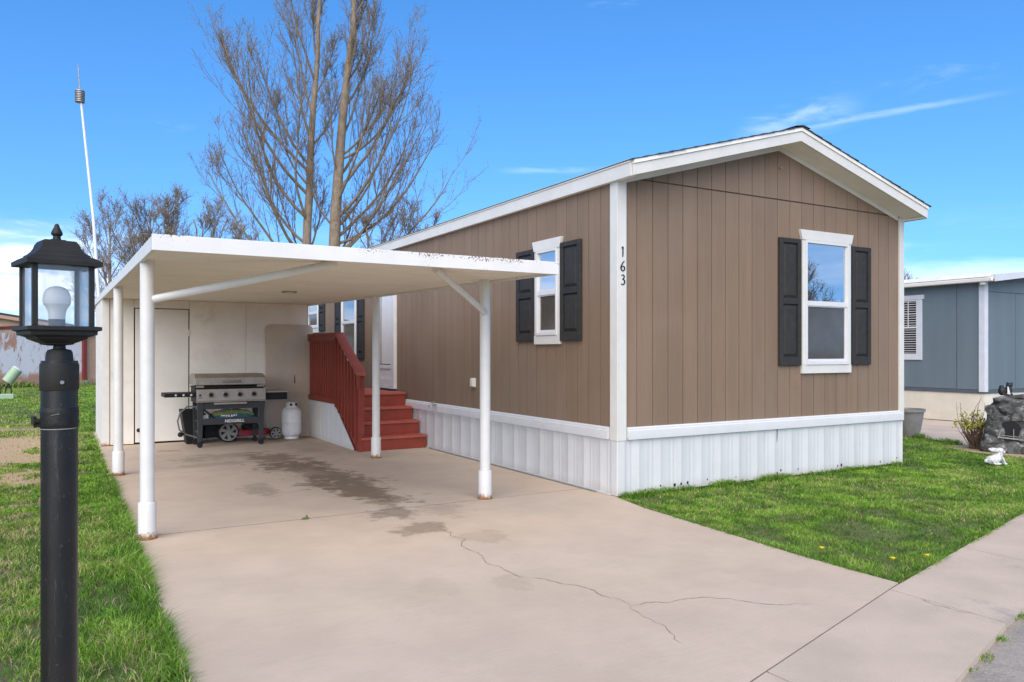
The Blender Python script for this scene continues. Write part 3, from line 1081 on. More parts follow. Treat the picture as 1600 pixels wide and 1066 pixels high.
def sl(name, material, x0, x1, y0, y1, a, b, bev=.003, parent=car, n=1):
    m = MB()
    m.loft([[(x0, y, cz(y) + a), (x1, y, cz(y) + a), (x1, y, cz(y) + b), (x0, y, cz(y) + b)] for y in np.linspace(y0, y1, n + 1)])
    return m.build(name, material, parent, bev=bev)


sl('roof_deck', 'carport_paint', CX0 + .03, CX1 - .03, CY0 + .03, CY1, .050, .085, 0)
# ceiling boards running across
yy = CY0 + .032
i = 0
rng = random.Random(8)
while yy < CY1 - .02:
    y2 = min(yy + 1.22, CY1)
    dz_ = rng.uniform(-.001, .001)
    sl('ceiling_panel', 'ceiling_paint', CX0 + .032, CX1 - .032, yy + .0015, y2 - .0015, .020 + dz_, .049, .0)
    yy = y2
sl('fascia', 'fascia_paint', CX0, CX1, CY0 - .002, CY0 + .028, -.004, .102)
sl('fascia', 'fascia_paint', CX0, CX0 + .030, CY0 + .029, CY1, -.002, .094)
sl('fascia', 'fascia_paint', CX1 - .030, CX1, CY0 + .029, CY1, -.004, .100)
POSTS = [(-4.143, .46), (-4.143, 3.94), (-1.165, .572), (-1.066, 3.84)]
for (x, y) in POSTS:
    h = cz(y) + .019
    b = MB().lathe(x, y, [(.0515, .0), (.0515, h * .5), (.051, h)], 24).build('post', 'post_paint', car, smooth=40)
    MB().lathe(x, y, [(.064, .006), (.065, .02), (.065, .268), (.062, .276), (.0525, .278)], 24).build('base_sleeve', 'post_paint', b, smooth=40)
    MB().lathe(x, y, [(.073, .001), (.072, .008), (.066, .012)], 18).build('base_plate', 'rust', b, smooth=40)
MB().tube([(-4.10, .44, 1.822), (-3.5, .07, 1.955), (-2.90, -.27, 2.095)], .031, 14).build('brace', 'post_paint', car, smooth=50)
MB().tube([(-1.19, .53, 1.80), (-1.6, .17, 1.945), (-2.06, -.24, 2.095)], .029, 14).build('brace', 'post_paint', car, smooth=50)
lr = []
for k in range(17):
    a = 2 * math.pi * k / 16
    lr.append((-2.262 + .085 * math.cos(a), 3.667 + .085 * math.sin(a), cz(3.667) + .012))
MB().tube(lr, .011, 6).build('light_ring', 'metal_grey', car, smooth=50)
MB().lathe(-2.262, 3.667, [(.05, cz(3.667) + .021), (.055, cz(3.667) + .004), (.03, cz(3.667) - .012)], 14).build('light_base', 'carport_paint', car, smooth=40)

shed = thing('storage_shed', 'cream painted storage shed with a plain door at the back of the carport', 'shed', (-2.6, 8.3, 0))
SY = 7.10
top = cz(SY) + .018
MB().box(-4.19, -4.085, SY - .02, SY + .10, .0, top, .0).build('corner_board', 'post_paint', shed, bev=.006)
MB().box(-4.08, -3.752, SY, SY + .05, .012, top).build('wall_panel', 'shed_paint', shed, bev=.004)
MB().box(-3.735, -2.975, SY + .004, SY + .04, .028, 2.085).build('door', 'shed_door', shed, bev=.005)
MB().box(-3.748, -2.962, SY, SY + .05, 2.098, top).build('wall_panel', 'shed_paint', shed, bev=.004)
MB().box(-2.958, -2.10, SY, SY + .05, .012, top).build('wall_panel', 'shed_paint', shed, bev=.004)
MB().box(-2.096, -1.09, SY + .001, SY + .05, .012, top).build('wall_panel', 'shed_paint', shed, bev=.004)
MB().box(-3.76, -2.95, SY + .052, SY + .06, .0, 2.15).build('inner_dark', 'gap_black', shed)
MB().box(-1.085, -1.075, SY, CY1 - .02, .01, cz(SY) + .01).build('side_wall', 'shed_paint', shed)
MB().box(-4.185, -4.15, SY + .11, CY1 - .02, .01, cz(SY) + .01).build('side_wall', 'shed_paint', shed)
MB().box(-4.185, -1.08, CY1 - .06, CY1 - .02, .01, cz(SY) + .01).build('back_wall', 'shed_paint', shed)
m = MB()
for z in (.35, 1.72):
    m.tube([(-2.968, SY - .012, z - .05), (-2.968, SY - .012, z + .05)], .010, 8)
m.build('hinge', 'shed_door', shed, smooth=40)
m = MB()
m.ell((-3.69, SY - .03, .22), (.03, .03, .03), 10, 7)
m.build('door_stop', 'grill_black', shed, smooth=60)

# sheet leaning on the shed wall
lean = []
x0, x1, hh, rr_ = -1.80, -1.005, 1.875, .085
prof = [(x0, 0), (x1, 0)]
for k in range(7):
    a = math.pi / 2 * k / 6
    prof.append((x1 - rr_ + rr_ * math.cos(a), hh - rr_ + rr_ * math.sin(a)))
for k in range(7):
    a = math.pi / 2 + math.pi / 2 * k / 6
    prof.append((x0 + rr_ + rr_ * math.cos(a), hh - rr_ + rr_ * math.sin(a)))


def leanT(x, z, t): return (x, 6.985 + z * .055 - t, z + .002)


o = MB().prism([leanT(x, z, 0) for x, z in prof], [leanT(x, z, .022) for x, z in prof]).build('leaning_sheet', 'panel_beige', None, bev=.004)
tag(o, 'tall beige sheet with rounded top corners leaning against the shed', 'board')
MB().prism([leanT(-1.335 + a, .88 + b, .0235) for a, b in ((0, 0), (.018, .02), (.012, .16), (0, .13))], [leanT(-1.335 + a, .88 + b, .0215) for a, b in ((0, 0), (.018, .02), (.012, .16), (0, .13))]).build('paint_chip', 'grill_black', o)

# ================================================================== RED STEPS
sx0, sx1 = -1.065, -.028
stp = thing('entry_steps', 'dark red painted wooden entry steps with railing and landing at the white door', 'steps', (-.55, 5.8, 0))
fr_ = [4.52, 4.785, 5.05, 5.315]
zt = [.195, .388, .582, .788]
for k, (y, z) in enumerate(zip(fr_, zt)):
    ye = fr_[k + 1] + .02 if k < 3 else 5.47
    MB().box(sx0 + .03, sx1, y - .022, ye, z - .036, z).build('tread', 'stair_tread', stp, bev=.006)
    z0 = zt[k - 1] + .001 if k else .004
    MB().box(sx0 + .035, sx1 - .006, y, y + .022, z0, z - .037).build('riser', 'stair_red', stp, bev=.003)
yy = 5.474
while yy < 7.0:
    MB().box(sx0 + .03, sx1, yy, yy + .136, .752, .788).build('deck_board', 'stair_tread', stp, bev=.004)
    yy += .141
MB().box(sx0 + .04, sx1 - .01, 7.02, 7.05, .0, .75).build('frame_board', 'stair_red', stp)
# right stringer, cut to the steps
pts = [(fr_[0] + .025, .0), (7.0, .0), (7.0, .745)]
for k in (3, 2, 1, 0):
    pts += [(fr_[k] + .025, zt[k] - .04), (fr_[k] + .025, (zt[k - 1] - .04) if k else 0.0)]
MB().prism([(sx1 - .004, y, z) for y, z in pts[:-1]], [(sx1 - .034, y, z) for y, z in pts[:-1]]).build('stringer', 'stair_red', stp)
# left side railing, plank balusters outside the stringer
rx = sx0


def rail_z(y):
    return 1.705 if y >= 5.54 else 1.705 - (5.54 - y) * .585


def foot_z(y):
    return .640 if y >= 5.62 else max(.005, .640 - (5.62 - y) * .60 - .0)


pts = [(4.50, .0), (4.50, .24), (5.36, .80), (7.0, .80), (7.0, .62), (5.60, .62), (5.45, .5), (4.72, .0)]
MB().prism([(rx + .006, y, z) for y, z in pts], [(rx + .034, y, z) for y, z in pts]).build('stringer', 'stair_red', stp)
y = 4.62
k = 0
while y < 6.98:
    t_, b_ = rail_z(y) - .05, foot_z(y)
    if y < 5.6: b_ = max(.02, .10 + (y - 4.62) * .53)
    MB().box(rx - .034, rx + .004, y, y + .04, b_, t_).build('baluster', 'stair_red', stp, bev=.002)
    y += .098 if y >= 5.5 else .15
for y, zb in ((4.535, .002), (5.50, .35), (6.94, .62)):
    MB().box(rx + .0, rx + .085, y, y + .085, zb, rail_z(y + .04) - .03).build('post', 'stair_red', stp, bev=.005)
# handrails
MB().prism([(rx - .045, y, z) for y, z in ((5.50, 1.680), (7.03, 1.680), (7.03, 1.718), (5.50, 1.718))],
           [(rx + .095, y, z) for y, z in ((5.50, 1.680), (7.03, 1.680), (7.03, 1.718), (5.50, 1.718))]).build('handrail', 'stair_red', stp, bev=.005)
a = [(4.50, rail_z(4.50) - .02), (5.53, 1.682), (5.53, 1.722), (4.50, rail_z(4.50) + .022)]
MB().prism([(rx - .045, y, z) for y, z in a], [(rx + .095, y, z) for y, z in a]).build('handrail', 'stair_tread', stp, bev=.005)
MB().box(rx - .04, rx - .002, 4.47, 4.535, rail_z(4.5) - .20, rail_z(4.5) - .02).build('rail_end', 'stair_red', stp, bev=.004)
MB().box(rx - .036, rx - .002, 5.52, 7.02, 1.60, 1.675).build('rail', 'stair_red', stp, bev=.003)
MB().box(rx - .038, rx - .003, 5.64, 7.02, .625, .70).build('rail', 'stair_red', stp, bev=.003)
# white panel under the landing, its near edge cut along the flight
n = 10
ys = np.linspace(4.70, 7.03, n + 1)
for a, b in zip(ys, ys[1:]):
    def tz(y): return min(.615, .03 + (y - 4.70) * .66)
    P_ = [(a + .004, .004), (b - .004, .004), (b - .004, tz(b)), (a + .004, tz(a) + .004)]
    MB().prism([(rx - .030, y, z) for y, z in P_], [(rx - .012, y, z) for y, z in P_]).build('skirting_panel', 'skirt_white', stp, bev=.004)
MB().box(rx - .040, rx - .032, 5.72, 7.03, .535, .612).build('skirting_cap', 'skirt_white', stp, bev=.003)

# ================================================================== UNDER THE CARPORT
gr = thing('griddle', 'four burner flat top griddle cart, steel lid and black frame, in front of shed', 'grill', (-2.5, 6.4, 0))
gx0, gx1, gy0, gy1 = -3.0, -2.0, 6.12, 6.66
# legs taper
for x, y in ((gx0 + .03, gy0 + .03), (gx1 - .09, gy0 + .03), (gx0 + .03, gy1 - .07), (gx1 - .09, gy1 - .07)):
    lg = MB().loft([[(x - .0, y, .085), (x + .055, y, .085), (x + .055, y + .04, .085), (x, y + .04, .085)],
                    [(x - .012, y - .005, .70), (x + .085, y - .005, .70), (x + .085, y + .045, .70), (x - .012, y + .045, .70)]]).build('leg', 'grill_grey', gr, bev=.004)
    MB().lathe(x + .028, .042, [(.040, y + .005), (.042, y + .010), (.042, y + .030), (.040, y + .035)], 14, 'y').build('caster', 'rubber', lg, smooth=30)
    MB().box(x + .012, x + .044, y - .002, y + .042, .05, .088).build('fork', 'grill_black', lg)
MB().box(gx0 + .06, gx1 - .07, gy0 + .035, gy0 + .055, .565, .665).build('upper_rail', 'grill_grey', gr, bev=.003)
MB().box(gx0 + .06, gx1 - .07, gy0 + .03, gy0 + .05, .335, .43).build('lower_rail', 'grill_grey', gr, bev=.003)
MB().box(gx0 + .05, gx1 - .06, gy0 + .055, gy1 - .04, .335, .35).build('bottom_shelf', 'grill_black', gr)
for z in (.20, .36, .55):
    MB().box(gx0 + .045, gx0 + .065, gy0 + .06, gy1 - .05, z, z + .035).build('side_rail', 'grill_grey', gr)
    MB().box(gx1 - .075, gx1 - .055, gy0 + .06, gy1 - .05, z, z + .035).build('side_rail', 'grill_grey', gr)
MB().tube([(gx0 + .09, gy0 + .07, .59), (gx0 + .34, gy0 + .075, .36)], .012, 8).build('strut', 'grill_black', gr, smooth=40)
MB().box(gx0, gx1 - .02, gy0 + .05, gy1, .665, .885).build('body', 'grill_black', gr, bev=.004)
m = MB()
m.loft([[(gx0 + .01, gy0, .690), (gx1, gy0, .690), (gx1, gy0 + .05, .690), (gx0 + .01, gy0 + .05, .690)],
        [(gx0 + .01, gy0 + .010, .865), (gx1, gy0 + .010, .865), (gx1, gy0 + .05, .865), (gx0 + .01, gy0 + .05, .865)]])
cp = m.build('control_panel', 'steel', gr, bev=.004)
MB().box(gx0 + .0, gx1 + .01, gy0 - .008, gy0 + .04, .672, .688).build('panel_lip', 'steel', gr, bev=.003)
MB().box(gx0 + .25, gx1 - .28, gy0 - .012, gy0 + .20, .635, .664).build('grease_tray', 'steel', gr, bev=.003)
for k in range(4):
    x = gx0 + .205 + .205 * k
    kb = MB().lathe(x, .782, [(.046, gy0 + .008), (.046, gy0 - .006), (.040, gy0 - .010)], 20, 'y').build('knob', 'steel_dull', cp, smooth=30)
    m = MB()
    m.lathe(x, .782, [(.030, gy0 - .008), (.027, gy0 - .034), (.010, gy0 - .036)], 16, 'y')
    m.box(x - .006, x + .006, gy0 - .042, gy0 - .03, .757, .807)
    m.build('knob_grip', 'grill_black', cp, smooth=30)
MB().prism([(gx0 + .055 + a, gy0 - .001, .775 + b) for a, b in ((-.016, -.012), (.016, -.012), (.012, .006), (0, .026), (-.012, .006))],
           [(gx0 + .055 + a, gy0 + .006, .775 + b) for a, b in ((-.016, -.012), (.016, -.012), (.012, .006), (0, .026), (-.012, .006))]).build('emblem', 'grill_black', cp)
MB().box(gx0 + .03, gx0 + .085, gy0 - .001, gy0 + .006, .735, .742).build('emblem_line', 'grill_black', cp)
# griddle rim and lid
MB().box(gx0 - .01, gx1 + .0, gy0 + .02, gy1 + .01, .886, .905).build('griddle_plate', 'grill_black', gr)
ld = MB().loft([[(gx0 - .015, gy0 + .015, .925), (gx1 + .005, gy0 + .015, .925), (gx1 + .005, gy1 + .02, .925), (gx0 - .015, gy1 + .02, .925)],
                [(gx0 - .015, gy0 + .020, 1.035), (gx1 + .005, gy0 + .020, 1.035), (gx1 + .005, gy1 + .02, 1.035), (gx0 - .015, gy1 + .02, 1.035)],
                [(gx0 + .0, gy0 + .16, 1.088), (gx1 - .010, gy0 + .16, 1.088), (gx1 - .010, gy1 + .02, 1.088), (gx0 + .0, gy1 + .02, 1.088)]]).build('lid', 'steel', gr, bev=.008)
MB().tube([(gx0 + .38, gy0 + .018, .975), (gx0 + .385, gy0 - .022, .978), (gx0 + .62, gy0 - .022, .978), (gx0 + .625, gy0 + .018, .975)], .011, 8).build('lid_handle', 'steel_dull', ld, smooth=50)
MB().box(gx0 + .37, gx0 + .635, gy0 + .008, gy0 + .016, .955, 1.0).build('handle_plate', 'steel_dull', ld, bev=.003)
for x in (gx0 + .0, gx1 - .13):
    MB().box(x, x + .11, gy0 + .0, gy0 + .012, .888, .922).build('lid_hinge', 'steel_dull', gr, bev=.004)
# side shelves
s = MB().box(-3.42, gx0 - .005, gy0 + .06, gy1 - .02, .755, .812).build('side_shelf', 'grill_black', gr, bev=.004)
for k in range(3):
    MB().lathe(-3.27 + .105 * k, .785, [(.015, gy0 + .061), (.015, gy0 + .055)], 12, 'y').build('tool_hole', 'bag_white', s)
s = MB().box(gx1 + .005, -1.655, gy0 + .08, gy1 - .04, .68, .79).build('side_shelf', 'grill_black', gr, bev=.004)
MB().box(gx1 + .005, -1.63, gy0 + .05, gy1 - .02, .791, .815).build('shelf_top', 'steel', s, bev=.004)
# hose loop
hp = []
for k in range(19):
    a = -1.2 - 4.2 * k / 18
    hp.append((gx0 - .02 + .155 * math.cos(a + .8) - .04, gy0 + .16, .42 + .19 * math.sin(a + .8)))
MB().tube([(gx0 + .05, gy0 + .16, .60), (-3.10, gy0 + .16, .61), (-3.20, gy0 + .15, .52), (-3.235, gy0 + .15, .40), (-3.21, gy0 + .15, .27), (-3.12, gy0 + .15, .20), (gx0 + .03, gy0 + .15, .145)], .012, 8).build('gas_hose', 'socket_grey', gr, smooth=60)
m = MB()
m.lathe(-3.195, gy0 + .15, [(.02, .165), (.038, .185), (.038, .215), (.02, .235)], 12)
m.tube([(-3.195, gy0 + .15, .20), (-3.14, gy0 + .15, .215)], .014, 8)
m.build('regulator', 'grill_black', gr, smooth=40)
text_mesh('NEXGRILL', .062, .002, lambda x, y, z: (-2.455 + x + y * .12, gy0 + .0275 - z, .362 + y), 'lettering', 'vinyl_white', gr, .0016)

# bag on the cart shelf
bag = thing('soil_bag', 'blue and green plastic bag lying on the griddle cart shelf', 'bag', (-2.5, 6.4, .351))
m = MB()
lo = []
for k in range(13):
    t_ = k / 12
    x = -2.78 + .66 * t_
    s_ = min(1, (math.sin(math.pi * min(1, max(0, t_ * .96 + .02)))) ** .22)
    w_ = .008 * math.sin(2.9 * k)
    lo.append([(x, 6.215 + w_, .3515), (x, 6.50, .3515), (x, 6.535, .3515 + .08 * s_), (x, 6.51, .3515 + .168 * s_), (x, 6.24, .3515 + (.158 + w_) * s_), (x, 6.205 + w_, .3515 + .085 * s_)])
m.loft(lo)
bo = m.build('body', 'bag_blue', bag, smooth=60)
m = MB()
lo = []
for k in range(11):
    t_ = .05 + .90 * k / 10
    x = -2.78 + .66 * t_
    s_ = min(1, (math.sin(math.pi * t_)) ** .22)
    w_ = .010 * math.sin(2.2 * k)
    lo.append([(x, 6.226, .3515 + .128 * s_), (x, 6.48, .3515 + .166 * s_), (x, 6.46, .3515 + (.196 + w_) * s_), (x, 6.235, .3515 + (.188 + w_) * s_)])
m.loft(lo)
m.build('label_band', 'bag_green', bag, smooth=60)
m = MB()
for a, b in ((-2.64, -2.625), (-2.615, -2.585), (-2.575, -2.555), (-2.545, -2.52), (-2.50, -2.475), (-2.465, -2.44), (-2.43, -2.415)):
    m.box(a, b, 6.188, 6.194, .452, .472)
m.box(-2.58, -2.46, 6.188, 6.194, .440, .445)
m.build('print', 'bag_white', bag)
o = MB().loft([[(-2.90, 6.24, .352), (-2.80, 6.22, .352), (-2.79, 6.34, .352), (-2.89, 6.36, .352)], [(-2.885, 6.25, .47), (-2.82, 6.23, .49), (-2.81, 6.33, .48), (-2.875, 6.35, .46)]]).build('white_carton', 'bag_white', None, bev=.006)
tag(o, 'small white carton at the left end of the griddle cart shelf', 'carton')

# bin behind the cart
o = MB().loft([[(-3.05, 6.72, .002), (-2.82, 6.72, .002), (-2.82, 6.98, .002), (-3.05, 6.98, .002)], [(-3.13, 6.70, .53), (-2.80, 6.70, .53), (-2.80, 7.02, .53), (-3.13, 7.02, .53)],
              [(-3.10, 6.73, .53), (-2.83, 6.73, .53), (-2.83, 6.99, .53), (-3.10, 6.99, .53)], [(-3.03, 6.74, .05), (-2.84, 6.74, .05), (-2.84, 6.96, .05), (-3.03, 6.96, .05)]]).build('waste_bin', 'grill_black', None, bev=.006)
tag(o, 'black plastic bin standing behind the left end of the griddle cart', 'bin')

# mower
mw = thing('lawn_mower', 'red lawn mower with grey spoked wheels parked behind the griddle', 'mower', (-2.1, 6.8, 0))


def wheel(x, y, r, w):
    t_ = MB().lathe(x, r + .001, [(r * .72, y), (r * .94, y), (r, y + .012), (r, y + w - .012), (r * .94, y + w), (r * .72, y + w)], 26, 'y').build('wheel', 'rubber', mw, smooth=35)
    m = MB()
    y = y - .017
    m.lathe(x, r + .001, [(r * .20, y + .02), (r * .20, y - .004), (r * .1, y - .008)], 14, 'y')
    ring_ = [[(x + q_ * r * math.cos(a), yy_, r + .001 + q_ * r * math.sin(a)) for q_, yy_ in ((.86, y + .016), (.86, y + .004), (.72, y + .004), (.72, y + .016))] for a in np.linspace(0, 2 * math.pi, 27)]
    m.loft(ring_, caps=False)
    for k in range(6):
        a = 2 * math.pi * k / 6 + .2
        d = Vector((math.cos(a), math.sin(a)))
        e = Vector((math.cos(a + .5), math.sin(a + .5)))
        n_ = Vector((-d.y, d.x))
        q = [d * r * .15 + n_ * r * .14, e * r * .80 + n_ * r * .22, e * r * .80 - n_ * r * .22, d * r * .15 - n_ * r * .14]
        m.prism([(x + v.x, y + .0, r + .001 + v.y) for v in q], [(x + v.x, y + .014, r + .001 + v.y) for v in q])
    m.build('rim', 'wheel_grey', t_, smooth=30)
    return t_


wheel(-2.445, 6.69, .158, .05)
wheel(-1.70, 6.74, .098, .045)
wheel(-2.445, 7.02, .158, .04)
wheel(-1.70, 7.0, .098, .04)
dk = []
for k in range(13):
    a = math.pi * k / 12
    dk.append((-1.98 + .24 * math.sin(a), 6.89 - .17 * math.cos(a)))
dk = [(-2.36, 6.72)] + dk + [(-2.36, 7.02)]
m = MB()
m.prism([(x, y, .085) for x, y in dk], [(-2.1 + (x + 2.1) * .9, 6.87 + (y - 6.87) * .9, .175) for x, y in dk])
m.build('deck', 'mower_red', mw, bev=.012)
m = MB()
m.lathe(-2.08, 6.88, [(.13, .172), (.135, .23), (.12, .27), (.06, .29)], 20)
m.build('engine', 'grill_black', mw, smooth=35)
m = MB()
m.lathe(-2.08, 6.88, [(.115, .262), (.11, .295), (.05, .312)], 20)
m.build('engine_cover', 'mower_red', mw, smooth=35)
MB().tube([(-2.42, 6.76, .20), (-2.75, 6.78, .42), (-2.9, 6.78, .55)], .012, 8).build('push_handle', 'grill_black', mw, smooth=50)
MB().loft([[(-2.80, 6.79, .06), (-2.50, 6.79, .10), (-2.50, 7.0, .10), (-2.80, 7.0, .06)], [(-2.78, 6.80, .30), (-2.48, 6.80, .26), (-2.48, 6.99, .26), (-2.78, 6.99, .30)]]).build('grass_catcher', 'grill_black', mw, bev=.02)

# propane cylinder
pt = thing('propane_tank', 'white propane cylinder standing beside the griddle near the leaning sheet', 'gas tank', (-1.455, 6.72, 0))
px_, py_ = -1.455, 6.72
MB().lathe(px_, py_, [(.115, .003), (.115, .035), (.108, .05)], 24).build('foot_ring', 'tank_white', pt, smooth=40)
MB().lathe(px_, py_, [(.06, .035), (.12, .045), (.152, .085), (.158, .13), (.1585, .27), (.161, .275), (.161, .285), (.1585, .29), (.158, .42), (.15, .465), (.118, .505), (.06, .52)], 32).build('body', 'tank_white', pt, smooth=50)
m = MB()
pr_ = []
for k in range(23):
    a = R(-60) + R(300) * k / 22 + R(150)
    q = []
    win = k in (6, 7, 8, 14, 15, 16)
    for r_, z in ((.094, .512), (.090, .60 if not win else .595), (.086, .60 if not win else .595), (.090, .512)):
        q.append((px_ + r_ * math.cos(a), py_ + r_ * math.sin(a), z))
    pr_.append(q)
m.loft(pr_)
m.build('collar', 'tank_white', pt, smooth=40)
m = MB()
m.lathe(px_, py_, [(.022, .515), (.022, .565), (.012, .57)], 12)
m.tube([(px_, py_, .54), (px_ - .01, py_ - .075, .54)], .016, 8)
m.build('valve', 'brass', pt, smooth=40)
for a in (-1.9, -1.0):
    MB().box(px_ + .0955 * math.cos(a) - .017, px_ + .0955 * math.cos(a) + .017, py_ + .0955 * math.sin(a) - .006, py_ + .0955 * math.sin(a) + .006, .543, .580).build('collar_slot', 'gap_black', pt)

# ================================================================== LAMP POST
LPX, LPY = -4.708, -3.972
lp = thing('lamp_post', 'black lamp post with glass lantern in the near left corner', 'lamp post', (LPX, LPY, -.02))
MB().lathe(LPX, LPY, [(.0370, -.03), (.0370, 1.40)], 32).build('pole', 'pole_black', lp, smooth=40)
col = MB().lathe(LPX, LPY, [(.0380, 1.333), (.0395, 1.336), (.0395, 1.388), (.0385, 1.394), (.030, 1.3965), (.0285, 1.400), (.0265, 1.418), (.0235, 1.4245), (.013, 1.427), (.012, 1.435)], 32).build('collar', 'lamp_black', lp, smooth=35)
vd = Vector((CAM[0] - LPX, CAM[1] - LPY, 0)).normalized()
sdv = Vector((-vd.y, vd.x, 0))          # to the right seen from the drive


def onpole(ang, r):
    d = vd * math.cos(ang) + sdv * math.sin(ang)
    return Vector((LPX, LPY, 0)) + d * r


a_ = .12
q = onpole(a_, .0385)
MB().tube([(q.x, q.y, 1.352), tuple(onpole(a_, .0435) + Vector((0, 0, 1.352)))], .0042, 10).build('screw', 'metal_grey', col, smooth=40)
# clamp with tape on the pole
m = MB()
m.lathe(LPX, LPY, [(.0375, 1.248), (.0388, 1.250), (.0392, 1.262), (.0385, 1.272), (.0390, 1.281), (.0384, 1.292), (.0375, 1.294)], 28)
tw = m.build('tape_wrap', 'tape_black', lp, smooth=40)
for a0_, a1_, z_, dzz, hh_ in ((-1.2, .95, 1.2475, .0, .0011), (-.42, .0, 1.279, .003, .0006)):
    pl = []
    for k in range(13):
        a = a0_ + (a1_ - a0_) * k / 12
        w_ = hh_ * (.35 + .65 * abs(math.sin(3.1 * k + z_ * 90)))
        q = onpole(a, .0397)
        q2 = onpole(a, .0390)
        zz = z_ + dzz * k / 12
        pl.append([(q.x, q.y, zz - w_), (q.x, q.y, zz + w_), (q2.x, q2.y, zz + w_), (q2.x, q2.y, zz - w_)])
    MB().loft(pl).build('scuff', 'scuff_pale', tw)
q0, q1 = onpole(-1.5, .038), onpole(-1.45, .050)
m = MB()
m.tube([(q0.x, q0.y, 1.264), (q1.x, q1.y, 1.266)], .006, 8)
m.tube([(q1.x, q1.y, 1.258), (q1.x, q1.y, 1.276)], .005, 8)
m.tube([(q0.x, q0.y, 1.256), (q1.x, q1.y, 1.254)], .004, 6)
m.build('tie', 'lamp_black', lp, smooth=40)
# lantern
rot = .24
cr, sr = math.cos(rot), math.sin(rot)
OX = -.005


def LT(x, y, z): return (LPX + OX + x * cr - y * sr, LPY + x * sr + y * cr, z)


def sq(h, z, k=1): return [(-h, -h, z), (h, -h, z), (h, h, z), (-h, h, z)]


hw = .056
m = MB(LT)
m.loft([sq(.012, 1.434), sq(.022, 1.4355), sq(.028, 1.437), sq(.0285, 1.4395), sq(.034, 1.4415), sq(.0475, 1.4485), sq(.050, 1.449), sq(.0505, 1.4525), sq(.0600, 1.4565), sq(.0660, 1.4575), sq(.0665, 1.466), sq(.0735, 1.468), sq(.0735, 1.476), sq(.062, 1.4775)])
base = m.build('lantern_base', 'lamp_black', lp, bev=.0008)
for sx_, sy_ in ((-1, -1), (1, -1), (1, 1), (-1, 1)):
    MB(LT).box(sx_ * hw - .0055, sx_ * hw + .0055, sy_ * hw - .0055, sy_ * hw + .0055, 1.4776, 1.612).build('upright', 'lamp_black', lp, bev=.001)
for a, b, c_, d in ((-hw + .006, hw - .006, -hw - .0008, -hw + .0008), (-hw + .006, hw - .006, hw - .0008, hw + .0008), (-hw - .0008, -hw + .0008, -hw + .006, hw - .006), (hw - .0008, hw + .0008, -hw + .006, hw - .006)):
    MB(LT).box(a, b, c_, d, 1.4778, 1.6118).build('glass_pane', 'lamp_glass' if d < 0 and c_ < -.05 and b > 0 and a < 0 and d - c_ < .01 else 'lamp_glass_hazed', lp)
m = MB(LT)
m.loft([sq(.060, 1.6122), sq(.0745, 1.6122), sq(.0750, 1.6225), sq(.0735, 1.6235), sq(.0640, 1.630), sq(.0560, 1.6330), sq(.0545, 1.6375), sq(.0500, 1.640), sq(.0440, 1.646), sq(.0395, 1.654), sq(.0370, 1.662), sq(.0325, 1.6690), sq(.0290, 1.6702), sq(.0155, 1.6712), sq(.0150, 1.6735)])
lr_ = m.build('lantern_roof', 'lamp_black', lp, bev=.0008)
MB().lathe(LPX + OX, LPY, [(.0095, 1.672), (.0085, 1.676), (.0075, 1.682), (.0115, 1.6855), (.0118, 1.689), (.0095, 1.695), (.0060, 1.702), (.0045, 1.7075), (.002, 1.7105)], 18).build('finial', 'lamp_black', lr_, smooth=50)
bx, by = LPX + OX, LPY
MB().lathe(bx, by, [(.0165, 1.4776), (.0165, 1.492), (.0175, 1.4935)], 20).build('socket', 'socket_grey', lp, smooth=40)
bl = MB().lathe(bx, by, [(.0165, 1.494), (.0172, 1.506), (.0195, 1.516), (.0245, 1.5245), (.0268, 1.5278)], 28).build('bulb', 'bulb_base', lp, smooth=60)
MB().lathe(bx, by, [(.0268, 1.528), (.0280, 1.534), (.0282, 1.540), (.0268, 1.550), (.0225, 1.5595), (.015, 1.566), (.006, 1.5685)], 28).build('globe', 'bulb_top', bl, smooth=60)

# ================================================================== ANTENNA
an = thing('whip_antenna', 'tall thin white whip antenna rising behind the carport roof', 'antenna', (-4.02, 12.2, -.02))
MB().tube([(-4.02, 12.2, -.03), (-4.03, 12.2, 2.4), (-4.14, 12.2, 4.2), (-4.36, 12.2, 6.55)], [.04, .036, .030, .024], 10).build('mast', 'antenna_white', an, smooth=60)
m = MB()
for k in range(7):
    m.lathe(-4.385, 12.2, [(.085, 6.56 + .036 * k), (.096, 6.568 + .036 * k), (.085, 6.59 + .036 * k)], 14)
m.build('coil', 'metal_grey', an, smooth=40)
MB().tube([(-4.385, 12.2, 6.8), (-4.42, 12.2, 7.35)], [.015, .010], 6).build('whip', 'metal_grey', an, smooth=40)

# ================================================================== NEIGHBOUR HOME
nb = thing('neighbor_home', 'slate blue manufactured home with white corner board beyond the front lawn', 'house', (14, 9, 0))
NX, NY = 11.16, 2.50
NR = 16.0
zn = 2.86
apex = (NX + NR) / 2
MB().prism([(NX + .02, NY + .02, .55), (NR, NY + .02, .55), (NR, NY + .02, zn), (apex, NY + .02, zn + .20), (NX + .02, NY + .02, zn)],
           [(NX + .02, NY + 16, .55), (NR, NY + 16, .55), (NR, NY + 16, zn), (apex, NY + 16, zn + .20), (NX + .02, NY + 16, zn)]).build('wall', 'neighbor_blue', nb)
ys = [NY + .02, 3.05, 4.27, 5.49, 6.71, 7.93, 9.15]
for a, b in zip(ys, ys[1:]):
    MB().box(NX, NX + .018, a + .006, b - .006, .66, zn - .02).build('siding_panel', 'neighbor_blue', nb, bev=.003)
    MB().box(NX - .008, NX, b - .05, b - .012, .66, zn - .02).build('batten', 'neighbor_blue', nb)
xs_ = [NX + .1, 12.33, 13.55, 14.77, NR]
